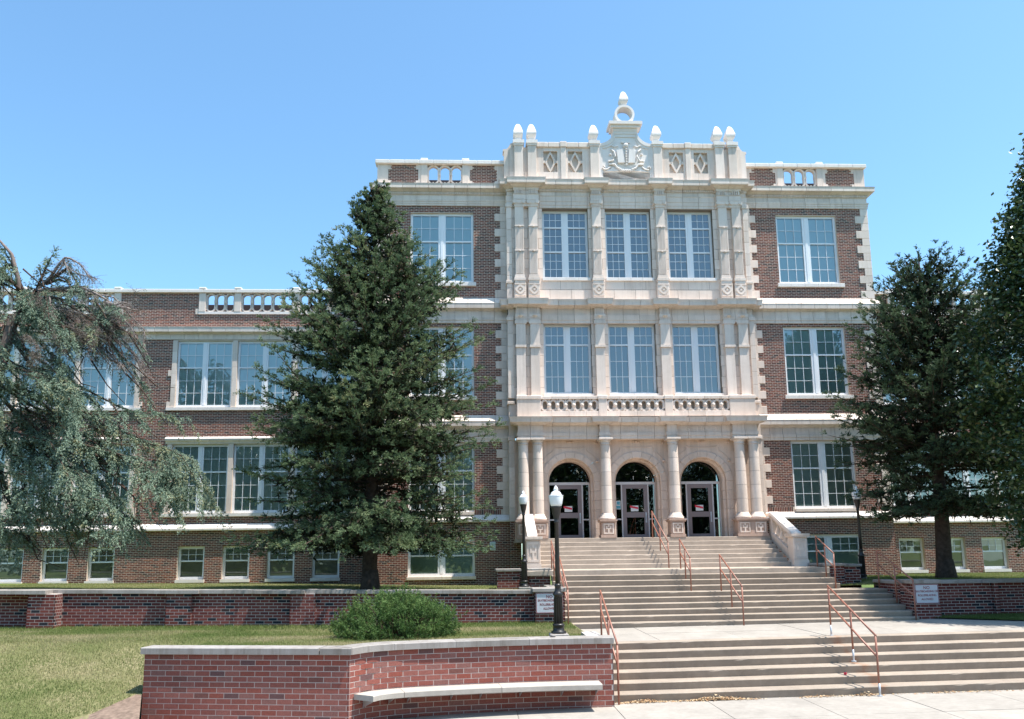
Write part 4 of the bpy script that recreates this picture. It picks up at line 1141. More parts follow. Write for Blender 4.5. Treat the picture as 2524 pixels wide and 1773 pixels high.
# carved newels and stone balustrades of the top flight
def stone_balustrade(s, xi, label):
    t = thing('stone_balustrade', (xi, -2.5, Z1), label, 'balustrade', 'sloping stone balustrades of the top flight')
    w = .50
    a, b = (xi, xi + w) if s > 0 else (xi - w, xi)
    c = (a + b) / 2
    y0 = -3.25; zb = Z1 + .0
    nw = box('newel', a + .02, b - .02, y0 + .02, y0 + .48, zb, -.085, 'stone', t, .012)
    q = MB(); q.box(a - .0, b + .0, y0, y0 + .50, zb, zb + .19); q.box(a - .03, b + .03, y0 - .03, y0 + .53, -.085, -.04); q.box(a - .05, b + .05, y0 - .05, y0 + .55, -.04, .03); q.build('newel_moulding', 'stone', nw)
    f = MB(); fret(f, c, y0 + .02, zb + .24, .40, .62); f.build('fret_panel', 'stone', nw)
    ya, yb = y0 + .30, -1.12
    za, zb2 = .075, .835
    def slope(x0_, x1_, h0, h1, nm, mat):
        v = [(x, y, z + h) for (y, z) in ((ya, za), (yb, zb2)) for x, h in ((x0_, h0), (x1_, h0), (x1_, h1), (x0_, h1))]
        return obj(nm, v, [(0, 1, 2, 3), (7, 6, 5, 4), (0, 4, 5, 1), (1, 5, 6, 2), (2, 6, 7, 3), (3, 7, 4, 0)], mat, t)
    slope(c - .16, c + .16, -.12, .0, 'handrail_stone', 'stone_white'); slope(c - .13, c + .13, -.20, -.121, 'rail_moulding', 'stone')
    slope(c - .14, c + .14, -1.02, -.70, 'string', 'stone')
    box('rail_landing', c - .17, c + .17, -1.12, -.75, .68, .80, 'stone', t, .01)
    box('rail_pier', c - .13, c + .13, -1.22, -.95, -.06, .70, 'stone', t, .01)
    for k in range(5):
        y = ya + .32 + k * .29; z = za + (y - ya) / (yb - ya) * (zb2 - za)
        MB().lathe([(.05, z - .74), (.085, z - .66), (.095, z - .58), (.06, z - .47), (.05, z - .42), (.07, z - .40), (.05, z - .37), (.075, z - .30), (.08, z - .26), (.06, z - .18)], c, y, 12).build('baluster', 'stone', t, True)
stone_balustrade(-1, -3.74, 'sloping cream stone balustrade and fret-carved newel left of the doors')
stone_balustrade(1, 4.36, 'sloping cream stone balustrade and fret-carved newel right of the doors')

# ---- pipe handrails
def handrail(x0, x1, yu, zu, yl, zl, zut, zlt, label, mid=1, galv=False):
    t = thing('handrail', (x1, yl, zl), label, 'handrail', 'pipe handrails on the steps')
    r_ = .021
    def P(f_): return (x0 + (x1 - x0) * f_, yu + (yl - yu) * f_)
    def post(f_, zb, zt):
        x, y = P(f_)
        zs = zb + .24 if galv else zb - .02
        MB().tube([(x, y, zs), (x, y, zt)], r_, 8).build('post', 'rail_paint', t, True)
        if galv:
            MB().tube([(x, y, zb - .02), (x, y, zs)], r_ * 1.02, 8).build('post_foot', 'galvanised', t, True)
            MB().lathe([(.05, zb - .01), (.05, zb + .012), (.03, zb + .014)], x, y, 10).build('base_plate', 'galvanised', t)
    post(0, zu, zut); post(1, zl, zlt)
    for k in range(mid):
        f_ = (k + 1) / (mid + 1); post(f_, zu + (zl - zu) * (f_ - .06), zut + (zlt - zut) * f_ - r_)
    (xa, ya), (xb, yb) = P(0), P(1)
    MB().tube([(xa, ya + .02, zut), (xb, yb - .02, zlt)], r_, 8).build('top_rail', 'rail_paint', t, True)
    dz = .40
    MB().tube([(xa, ya, zut - dz), (xb, yb, zlt - dz)], r_ * .95, 8).build('mid_rail', 'rail_paint', t, True)
handrail(.28, .29, -1.25, 0, -3.35, Z1, .89, -.19, 'brown pipe handrail in the middle of the topmost flight')
handrail(.42, .36, -4.3, Z1, -5.6, Z2, -.12, -.66, 'brown pipe handrail in the middle of the second flight')
handrail(1.157, 1.15, -5.85, Z2, -7.65, ZP, -.59, -1.41, 'brown pipe handrail in the middle of the third flight')
handrail(-3.50, -3.50, -4.15, Z1, -5.5, Z2, -.13, -.68, 'brown pipe handrail left of the second flight, behind the near lamp post')
handrail(-3.44, -3.43, -5.85, Z2, -7.65, ZP, -.595, -1.405, 'brown pipe handrail left of the third flight beside the left sign')
handrail(4.68, 4.66, -4.25, Z1, -5.45, Z2, -.07, -.60, 'brown pipe handrail right of the second flight beside the brick cheek')
handrail(5.80, 5.80, -5.75, Z2, -7.55, ZP + .08, -.52, -1.315, 'brown pipe handrail right of the third flight beside the right sign')
handrail(-3.02, -3.07, -10.5, ZP, -12.75, ZS, -1.32, -2.235, 'brown pipe handrail left of the lowest flight at the end of the curved wall')
handrail(2.18, 2.06, -10.5, ZP + .05, -12.75, ZS + .055, -1.29, -2.155, 'brown pipe handrail with galvanised feet standing mid-way along the lowest flight', 1, True)

# ---- lamp posts
def lamp(loc, h, label):
    t = thing('lamp_post', loc, label, 'street lamp', 'black lamp posts with white acorn globes')
    x, y, z = loc; k = h / 3.08
    def L(nm, prof, mat, n_=16, smooth=True): return MB().lathe([(a * k, z + b * k) for a, b in prof], x, y, n_).build(nm, mat, t, smooth)
    box('footing', x - .19 * k, x + .19 * k, y - .19 * k, y + .19 * k, z - .06, z + .06 * k, 'limestone', t, .015)
    L('base', [(.155, .05), (.155, .10), (.115, .12), (.115, .20), (.125, .215), (.125, .24), (.10, .26)], 'lamp_black', 16)
    fb = MB(); n_ = 16
    fb.lathe([(.088 * k, z + .25 * k), (.080 * k, z + .80 * k), (.10 * k, z + .82 * k), (.11 * k, z + .85 * k), (.085 * k, z + .88 * k), (.062 * k, z + .93 * k), (.062 * k, z + 1.0 * k), (.075 * k, z + 1.02 * k), (.05 * k, z + 1.06 * k)], x, y, 16)
    bs = fb.build('fluted_base', 'lamp_black', t, True)
    fl = MB()
    for j in range(12):
        a = 2 * math.pi * j / 12; fl.tube([(x + .087 * k * math.cos(a), y + .087 * k * math.sin(a), z + .27 * k), (x + .080 * k * math.cos(a), y + .080 * k * math.sin(a), z + .79 * k)], .010 * k, 5)
    fl.build('flute', 'lamp_black', bs)
    L('shaft', [(.052, 1.05), (.048, 1.6), (.040, 2.30), (.055, 2.31), (.055, 2.33), (.045, 2.345), (.062, 2.42), (.085, 2.50), (.098, 2.60), (.112, 2.62), (.112, 2.645), (.09, 2.65)], 'lamp_black')
    g = L('globe', [(.085, 2.645), (.112, 2.655), (.128, 2.70), (.14, 2.77), (.150, 2.84), (.150, 2.862)], 'globe', 24)
    L('globe_roof', [(.156, 2.862), (.156, 2.874), (.118, 2.882), (.112, 2.905), (.092, 2.94), (.062, 2.962), (.046, 2.975), (.044, 2.992), (.052, 3.0), (.052, 3.012), (.038, 3.022), (.034, 3.05), (.018, 3.072), (.005, 3.08)], 'globe', 24)
lamp((-4.12, -11.95, -2.15), 3.07, 'tall black lamp post with white acorn globe rising behind the curved bench wall')
lamp((-4.36, -4.55, -1.53), 2.91, 'black lamp post with white globe beside the left carved stone newel')
lamp((6.52, -3.35, -1.53), 3.06, 'black lamp post with white globe right of the steps in front of the dark spruce')

# ---- curved bench wall
def catmull(P, m=12):
    P = [Vector(p) for p in P]; P = [P[0] * 2 - P[1]] + P + [P[-1] * 2 - P[-2]]; out = []
    for i in range(1, len(P) - 2):
        for j in range(m):
            t = j / m; a, b, c, d = P[i - 1:i + 3]
            out.append(.5 * ((2 * b) + (c - a) * t + (2 * a - 5 * b + 4 * c - d) * t * t + (3 * b - a - 3 * c + d) * t ** 3))
    out.append(P[-2]); return out
CP = catmull([(-8.02, -14.00), (-7.77, -13.67), (-7.41, -13.45), (-6.946, -13.305), (-5.889, -13.12), (-4.626, -12.985), (-3.20, -12.955)])
cl = [0]
for a, b in zip(CP[:-1], CP[1:]): cl.append(cl[-1] + (b - a).length)
LEN = cl[-1]
def at_s(s):
    s = min(max(s, 0), LEN)
    for i in range(len(cl) - 1):
        if s <= cl[i + 1]:
            f_ = (s - cl[i]) / (cl[i + 1] - cl[i]); d = (CP[i + 1] - CP[i]).normalized(); return CP[i].lerp(CP[i + 1], f_), d
bw = thing('bench_wall', (-6, -13.4, ZS), 'waist-high red brick garden wall, straight then curving, with pale stone cap', 'wall')
SA, SB = Vector((-11.82, -13.36)), Vector((-8.02, -14.00)); sd = (SB - SA).normalized(); SL = (SB - SA).length
ZC = -2.19; ZW = -3.62; BCH, BBL = .0955, .282
# core
c_ = MB()
nrm = Vector((sd.y, -sd.x))
for A_, B_, d_ in [(SA, SB, sd)]:
    q = [A_ - nrm * .012, B_ - nrm * .012, B_ - nrm * .32, A_ - nrm * .32]
    c_.add([(p.x, p.y, ZW) for p in q] + [(p.x, p.y, ZC) for p in q], BQ)
v = []; f = []
pts = [at_s(LEN * i / 60) for i in range(61)]
ptc = [at_s(LEN * i / 200) for i in range(201)]
for p, d in ptc:
    nn = Vector((d.y, -d.x)); a, b = p - nn * .012, p - nn * .32
    v += [(a.x, a.y, ZW), (a.x, a.y, ZC), (b.x, b.y, ZC), (b.x, b.y, ZW)]
for i in range(200):
    for j in range(4): f.append((i * 4 + j, (i + 1) * 4 + j, (i + 1) * 4 + (j + 1) % 4, i * 4 + (j + 1) % 4))
f.append((0, 1, 2, 3)); f.append((800, 803, 802, 801)); c_.add(v, f)
c_.build('wall_core', 'mortar_bench', bw, fix=True)
wall_bricks(bw, SA, sd, 0, SL, ZW, ZC, 'brick_bench', BCH, BBL, .011, .011, .014, 150)
wall_bricks(bw, (SA.x, SA.y), (-nrm.x * -1, -nrm.y * -1), -.32, 0, ZW, ZC, 'brick_bench', BCH, BBL, .011, .011, .014, 0)
nc = round((ZC - ZW) / BCH); ch = (ZC - ZW) / nc; single = 0
_cb = {}
order = []
for k in range(nc - 1, -1, -1):
    s0 = -(k % 2) * BBL / 2
    while s0 < LEN:
        a, b = max(0, s0), min(LEN, s0 + BBL - .011); s0 += BBL
        if b - a > .04: order.append((k, a, b))
rest_v, rest_f = [], []
for i, (k, a, b) in enumerate(order):
    za, zb = ZW + k * ch, ZW + (k + 1) * ch - .011
    (pa, da), (pb, db) = at_s(a), at_s(b); pm_, dm_ = at_s((a + b) / 2)
    d = (pb - pa).normalized(); nn = Vector((d.y, -d.x)); mid = (pa + pb) / 2 - nn * .010
    L_ = (pb - pa).length
    key = (round(L_, 2),)
    l, h, dep = L_ / 2, (zb - za) / 2, .02; e = .0008
    v = [(-l, e, -h), (l, e, -h), (l, e, h), (-l, e, h), (-l + e, 0, -h + e), (l - e, 0, -h + e), (l - e, 0, h - e), (-l + e, 0, h - e), (-l, dep, -h), (l, dep, -h), (l, dep, h), (-l, dep, h)]
    fq = [(4, 5, 6, 7), (0, 1, 5, 4), (1, 2, 6, 5), (2, 3, 7, 6), (3, 0, 4, 7), (0, 8, 9, 1), (1, 9, 10, 2), (2, 10, 11, 3), (3, 11, 8, 0)]
    mt_ = Matrix.Translation((mid.x, mid.y, (za + zb) / 2)) @ Matrix.Rotation(math.atan2(d.y, d.x), 4, 'Z')
    if i < 150:
        me = _cb.get(key)
        if me is None: me = _cb[key] = mesh_of('brick', v, fq, 'brick_bench')
        o = bpy.data.objects.new('brick', me); o.matrix_basis = mt_; put(o, bw)
    else:
        o_ = len(rest_v); rest_v += [tuple(mt_ @ Vector(p)) for p in v]; rest_f += [tuple(j + o_ for j in q) for q in fq]
o = obj('brickwork', rest_v, rest_f, 'brick_bench', bw); o['kind'] = 'stuff'
# right-hand end return along the steps
wall_bricks(bw, (-3.18, -12.955), (0, 1), 0, 2.2, ZW, ZC, 'brick_bench', BCH, BBL, .011, .011, .014)
box('end_core', -3.50, -3.192, -12.94, -10.7, ZW, ZC - .001, 'mortar_bench', bw)
def cap_piece(P2, z0, z1, pf, pb, mat, nm, parent, jit=0):
    """P2: list of (point, dir)"""
    n_ = len(P2); v = []; f = []; prof = [(pf, z0), (pf, z1 - .012), (pf - .012, z1), (pb + .012, z1), (pb, z1 - .012), (pb, z0)]
    for p, d in P2:
        nn = Vector((d.y, -d.x)); v += [(p.x + nn.x * q, p.y + nn.y * q, z) for q, z in prof]
    k = len(prof)
    for i in range(n_ - 1):
        for j in range(k): f.append((i * k + j, (i + 1) * k + j, (i + 1) * k + (j + 1) % k, i * k + (j + 1) % k))
    f.append(tuple(range(k))); f.append(tuple(range((n_ - 1) * k, n_ * k))[::-1])
    o = obj(nm, v, f, mat, parent); fix_normals(o.data); return o
for a, b in ((-.05, 1.93), (1.935, 3.30), (3.32, SL + .04)):
    cap_piece([(SA + sd * a, sd), (SA + sd * b, sd)], ZC, ZC + .115, .05, -.37, 'limestone', 'cap_stone', bw)
cuts = [0.0, .95, 2.1, 3.5, LEN + .03]
for a, b in zip(cuts[:-1], cuts[1:]):
    m_ = 10; P2 = []
    for i in range(m_ + 1):
        s = a + .003 + (b - a - .006) * i / m_; p, d = at_s(s)
        if s > LEN: p = p + d * (s - LEN)
        P2.append((p, d))
    cap_piece(P2, ZC - .002, ZC + .115 + (.005 if a == 0 else 0), .05, -.37, 'limestone', 'cap_stone', bw)
# bench seat
bench = thing('stone_bench', (-5.6, -13.3, ZS), 'curved pale stone bench slab on steel brackets along the inside of the brick wall', 'bench')
bc_ = [.10, 1.05, 2.9, LEN - .28]
for a, b in zip(bc_[:-1], bc_[1:]):
    cap_piece([at_s(a + .004 + (b - a - .008) * i / 10) for i in range(11)], -2.965, -2.87, .46, .01, 'bench_stone', 'seat_slab', bench)
for s in (.35, .85, 1.2, 2.0, 2.55, 3.3, 4.1, 4.75):
    p, d = at_s(s); nn = Vector((d.y, -d.x)); q = MB()
    for off in (-.004,):
        a = p + d * off; b = p + d * (off + .008)
        pr = [(.0, -2.967), (.38, -2.967), (.0, -3.14)]
        v = [(a.x + nn.x * u, a.y + nn.y * u, z) for u, z in pr] + [(b.x + nn.x * u, b.y + nn.y * u, z) for u, z in pr]
        q.add(v, [(0, 1, 2), (5, 4, 3), (0, 3, 4, 1), (1, 4, 5, 2), (2, 5, 3, 0)])
    q.build('bracket', 'galvanised', bench)
# small stone left on the cap
tag(MB().lathe([(.02, ZC + .115), (.055, ZC + .125), (.06, ZC + .15), (.04, ZC + .165), (.01, ZC + .168)], -4.32, -12.78, 9).build('pebble', 'limestone', None, True), 'small grey stone lying on the wall cap below the near lamp post', 'stone')
tag(MB().lathe([(.01, ZP - 4 * RD + .055), (.03, ZP - 4 * RD + .06), (.03, ZP - 4 * RD + .10), (.01, ZP - 4 * RD + .105)], 1.72, -12.05, 9).build('litter', 'paper_red', None, True), 'small red piece of litter on the lowest steps by the rail', 'litter')

# ================================================================== LAWNS
def smooth(a, b, x):
    t = np.clip((x - a) / (b - a), 0, 1); return t * t * (3 - 2 * t)
def lower_z(x, y):
    x = np.asarray(x, float); y = np.asarray(y, float)
    base = -2.30 - .010 * (x + 11) * smooth(-3, -12, x)
    side = np.where(y < -10.3, -.20 * (-10.3 - y), 0)
    side = np.maximum(side, -1.12)
    w = smooth(-11.40, -11.78, x)
    flat = np.where(y < -9, .02 * (-9 - y), 0)
    return base + side * w + flat * (1 - w)
def curve_y(x):
    xs = np.array([-12.4, -11.82] + [-8.02] + [p.x for p, d in pts[3::3]]); ys = np.array([-13.3, -13.30] + [-13.9] + [p.y for p, d in pts[3::3]])
    return np.interp(x, xs, ys)
def sheet(name, label, X, Yf, mat, zf, kind='structure', nv=24):
    v = []; f = []
    for x in X:
        y0, y1 = Yf(x)
        for j in range(nv + 1):
            y = y0 + (y1 - y0) * j / nv; v.append((x, y, float(zf(x, y))))
    for i in range(len(X) - 1):
        for j in range(nv): f.append((i * (nv + 1) + j, (i + 1) * (nv + 1) + j, (i + 1) * (nv + 1) + j + 1, i * (nv + 1) + j + 1))
    o = obj(name, v, f, mat, None, True); return tag(o, label, None, None, kind)
XL = np.concatenate([np.linspace(-34, -12.5, 40), np.linspace(-12.3, -11.83, 6)])
sheet('lawn', 'patchy half-dry lawn sloping down at the far left', XL, lambda x: (-21, -6.88), 'lawn', lower_z)
sheet('lawn', 'patchy lawn between the retaining wall and the curved bench wall', np.linspace(-11.83, -3.30, 50), lambda x: (curve_y(x) + .2, -6.88), 'lawn', lower_z)
sv = []; sf = []; sr = np.linspace(-13.40, -19.5, 22)
for y_ in sr:
    xl, xb = -11.90 - .52 * (-13.40 - y_), -11.83 + .385 * (-13.36 - y_)
    for j in range(9):
        x_ = xl + (xb - xl) * j / 8; sv.append((x_, y_, float(lower_z(-12.5, y_)) + .012 + random.gauss(0, .008)))
for i in range(21):
    for j in range(8): sf.append((i * 9 + j, (i + 1) * 9 + j, (i + 1) * 9 + j + 1, i * 9 + j + 1))
tag(obj('soil_patch', sv, sf, 'soil', None, True), 'bare soil beside the left end of the bench wall', None, None, 'structure')
sheet('terrace_lawn', 'grass terrace above the left retaining wall', np.linspace(-30, -3.6, 30), lambda x: (-6.85, WY), 'lawn_green', lambda x, y: (-1.46 - .0145 * (x + 4) * 1.0 if y < -6.5 else -1.46 - .0145 * (x + 4) - .012 * (y + 6.5)) - (.0 if x < -10 else .0) - .08)
sheet('terrace_lawn', 'grass terrace above the right retaining wall', np.linspace(4.9, 22, 24), lambda x: ((-6.55 if x > 6.3 else -5.0), WY), 'lawn_green', lambda x, y: -1.40 - .010 * (y + 6.5) + (0 if x > 6.3 else -.12))
sheet('lawn', 'shaded green lawn corner beyond the right sign pier', np.linspace(5.9, 20, 24), lambda x: (-7.0 - .86 * (x - 6.1) if x > 6.1 else -7.0, -6.88), 'lawn_green', lambda x, y: ZP + .03 + tz(x), nv=10)

def vnoise(x, y, s, seed=0):
    r_ = np.random.default_rng(seed); G = r_.random((64, 64)); u = x / s; v = y / s
    i = np.floor(u).astype(int); j = np.floor(v).astype(int); a = u - i; b = v - j; a = a * a * (3 - 2 * a); b = b * b * (3 - 2 * b)
    g = lambda p, q: G[p % 64, q % 64]
    return (g(i, j) * (1 - a) + g(i + 1, j) * a) * (1 - b) + (g(i, j + 1) * (1 - a) + g(i + 1, j + 1) * a) * b
def blades(name, label, x, y, z, h, w, dry, lean=1.1):
    n_ = len(x); az_ = rng.random(n_) * 2 * np.pi; ln = rng.random(n_) * lean
    h = h * (.55 + .8 * rng.random(n_)); sdx, sdy = np.cos(az_ + 1.57) * w / 2, np.sin(az_ + 1.57) * w / 2
    v = np.empty((n_, 3, 3)); v[:, 0] = np.stack([x - sdx, y - sdy, z - .005], 1); v[:, 1] = np.stack([x + sdx, y + sdy, z - .005], 1)
    v[:, 2] = np.stack([x + np.cos(az_) * h * ln, y + np.sin(az_) * h * ln, z + h * (1 - .25 * ln)], 1)
    t = np.clip(dry + rng.normal(0, .13, n_), 0, 1)
    o = bpy.data.objects.new(name, np_mesh(name, v.reshape(-1, 3), np.arange(n_ * 3).reshape(-1, 3), 'grass_blade', np.repeat(t, 3)))
    col.objects.link(o); return tag(o, label, 'grass', None, 'stuff')
# lower lawn: denser towards the camera
N = 330000
x = rng.uniform(-19, -3.35, N); y = rng.uniform(-17.5, -6.95, N)
ok = np.where(x > -11.83, y > curve_y(x) + .33, ~((y < -13.36) & (x > -11.90 - .52 * (-13.40 - y) + .35 * (vnoise(x, y, .35, 9) - .45)))) & (x > -5.8 + (y + 28.46) * -.62)
x, y = x[ok], y[ok]; z = lower_z(x, y)
p1 = vnoise(x, y * 2.2, 1.7, 1); p2 = vnoise(x, y, .45, 2)
dry = .38 + .75 * (p1 - .5) + .45 + .3 * (p2 - .5) - .25; dry = np.where(y > -8.0, dry * .45, dry); dry = np.where(y < -12.6, dry * .75, dry)
blades('grass', 'short half-dry grass of the lawn in front of the left retaining wall', x, y, z, np.where(y > -7.4, .075, .045), .011, dry)
N = 90000
x = rng.uniform(-21.5, -3.9, N); y = rng.uniform(-5.5, WY - .02, N); zt_ = np.array(-1.46 - .0145 * (x + 4) - .012 * (y + 6.5) - .08)
blades('grass', 'bright green grass along the foot of the left wing', x, y, zt_, .03, .014, .42 + .4 * vnoise(x, y, 1.3, 3), 1.6)
N = 60000
x = rng.uniform(5.3, 15.5, N); y = rng.uniform(-6.4, WY - .02, N); ok = (x > 6.35) | (y > -4.9); x, y = x[ok], y[ok]
blades('grass', 'green grass of the terrace on the right', x, y, -1.40 - .010 * (y + 6.5) + np.where(x > 6.3, 0, -.12), .05, .014, .2 + .4 * vnoise(x, y, 1.1, 4))
N = 40000
x = rng.uniform(6.1, 12, N); y = rng.uniform(-11, -6.95, N); ok = y > -7.0 - .86 * (x - 6.1); x, y = x[ok], y[ok]
blades('grass', 'shaded grass in front of the right retaining wall', x, y, ZP + .03 + tz(x), .06, .012, .12 + .3 * vnoise(x, y, .8, 5))
# dry leaves swept against the bottom step
def litter(n_, xc, spread, hgt, label):
    x = rng.normal(xc, spread, n_); y = YE - .02 - np.abs(rng.normal(0, .05, n_)); z = ZS + tz(x) + .004 + np.abs(rng.normal(0, hgt, n_)) * np.exp(-((x - xc) / spread) ** 2 * .7)
    q = rng.normal(0, 1, (n_, 4, 3)) * .006; a = rng.random(n_) * 6.28; L_ = rng.uniform(.008, .022, n_)
    base = np.array([(-1, -.6), (1, -.6), (1, .6), (-1, .6)])
    v = np.empty((n_, 4, 3))
    for i in range(4):
        u = base[i, 0] * L_; w = base[i, 1] * L_
        v[:, i] = np.stack([x + u * np.cos(a) - w * np.sin(a), y + (u * np.sin(a) + w * np.cos(a)) * .8, z], 1) + q[:, i] + [0, 0, .004]
    o = bpy.data.objects.new('dry_leaves', np_mesh('dry_leaves', v.reshape(-1, 3), np.arange(n_ * 4).reshape(-1, 4), 'dry_leaf', np.repeat(rng.random(n_), 4)))
    col.objects.link(o); tag(o, label, 'leaves', None, 'stuff')
litter(420, -2.55, .26, .022, 'small drift of dry leaves against the bottom step near the wall end')
litter(900, -1.15, .38, .032, 'larger drift of dry leaves against the bottom step')
litter(140, .95, .25, .012, 'thin scatter of dry leaves along the bottom step before the rail')
litter(160, 1.85, .16, .018, 'few dry leaves at the foot of the galvanised rail post')
litter(160, 3.7, .7, .008, 'scattered dry leaves along the right part of the bottom step')

# ================================================================== TREES
class Veg:
    def __init__(s): s.P = []; s.D = []; s.L = []; s.T = []
    def add(s, P, D, L, T): s.P.append(P); s.D.append(D); s.L.append(L); s.T.append(T)
    def mesh(s, name, mat, k, width, spread=.75, fwd=.7):
        P = np.concatenate(s.P); D = np.concatenate(s.D); L = np.concatenate(s.L); T = np.concatenate(s.T); n_ = len(P)
        D = D / (np.linalg.norm(D, axis=1, keepdims=True) + 1e-9)
        V = np.empty((n_, k, 3, 3)); tt = np.empty((n_, k))
        for j in range(k):
            u = rng.normal(0, 1, (n_, 3)); u /= np.linalg.norm(u, axis=1, keepdims=True)
            d = D * fwd + u * spread; d /= np.linalg.norm(d, axis=1, keepdims=True)
            sd_ = np.cross(d, rng.normal(0, 1, (n_, 3))); sd_ /= np.linalg.norm(sd_, axis=1, keepdims=True) + 1e-9
            b = P + rng.normal(0, .008, (n_, 3))
            V[:, j, 0] = b - sd_ * width / 2; V[:, j, 1] = b + sd_ * width / 2; V[:, j, 2] = b + d * (L * rng.uniform(.7, 1.2, n_))[:, None]
            tt[:, j] = np.clip(T + rng.normal(0, .05, n_), 0, 1)
        return np_mesh(name, V.reshape(-1, 3), np.arange(n_ * k * 3).reshape(-1, 3), mat, np.repeat(tt.ravel(), 3))
def along(pts_, step_):
    """resample a polyline (n,3) -> points, directions, t"""
    pts_ = np.asarray(pts_, float); d = np.diff(pts_, axis=0); l = np.linalg.norm(d, axis=1); c = np.concatenate([[0], np.cumsum(l)])
    m_ = max(2, int(c[-1] / step_)); s = np.linspace(0, c[-1], m_); i = np.clip(np.searchsorted(c, s, 'right') - 1, 0, len(l) - 1)
    f_ = ((s - c[i]) / (l[i] + 1e-9))[:, None]
    return pts_[i] + d[i] * f_, d[i] / (l[i][:, None] + 1e-9), s / c[-1]
def spray(veg, p, d, length, step_, L, tint, droop=.1, dens=1.0):
    """one branchlet covered with needles"""
    m_ = max(2, int(length / step_)); t = np.linspace(.05, 1, m_)[:, None]
    d = d / np.linalg.norm(d); q = p + d * t * length; q[:, 2] -= (t[:, 0] ** 2) * droop * length
    dd = np.repeat(d[None], m_, 0).copy(); dd[:, 2] -= t[:, 0] * droop * 1.5
    veg.add(q, dd, np.full(m_, L) * rng.uniform(.8, 1.2, m_), np.clip(tint + .25 * (t[:, 0] - .5), 0, 1))
def sprays(veg, Q, D, ln, L, tint, droop, m_=4):
    """many branchlets at once; Q, D (n,3); ln, tint, droop (n)"""
    D = D / (np.linalg.norm(D, axis=1, keepdims=True) + 1e-9)
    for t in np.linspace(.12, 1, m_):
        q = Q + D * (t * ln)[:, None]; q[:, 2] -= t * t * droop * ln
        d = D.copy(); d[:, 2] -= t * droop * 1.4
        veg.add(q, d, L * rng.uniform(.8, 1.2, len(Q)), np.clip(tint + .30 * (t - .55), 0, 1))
def tufted(veg, P_, per, ln0, ln1, L, tint, up=.25, droop=(.0, .3), gap=.19, t0=.0, thin=1.0, m_=3):
    """clothe a polyline with fans of finger-like twigs, one fan every `gap` metres and one at the tip"""
    Q, D, T = along(P_, gap); k = T >= t0
    if thin < 1: k &= (rng.random(len(T)) < thin)
    Q, D, T = Q[k], D[k], T[k]
    if not len(Q): return
    Q = Q + rng.normal(0, .03, Q.shape); tp = np.clip(tint + rng.normal(0, .13, len(Q)), 0, 1)
    Q = np.repeat(Q, per, 0); D = np.repeat(D, per, 0); T = np.repeat(T, per); tp = np.repeat(tp, per); n_ = len(Q)
    u = rng.normal(0, 1, (n_, 3)); u /= np.linalg.norm(u, axis=1, keepdims=True); u[:, 2] *= .7
    d = D * .85 + u * .62 + np.array([0, 0, up])
    sprays(veg, Q, d, rng.uniform(ln0, ln1, n_), L, np.clip(tp + rng.normal(0, .04, n_), 0, 1), rng.uniform(*droop, n_), m_)
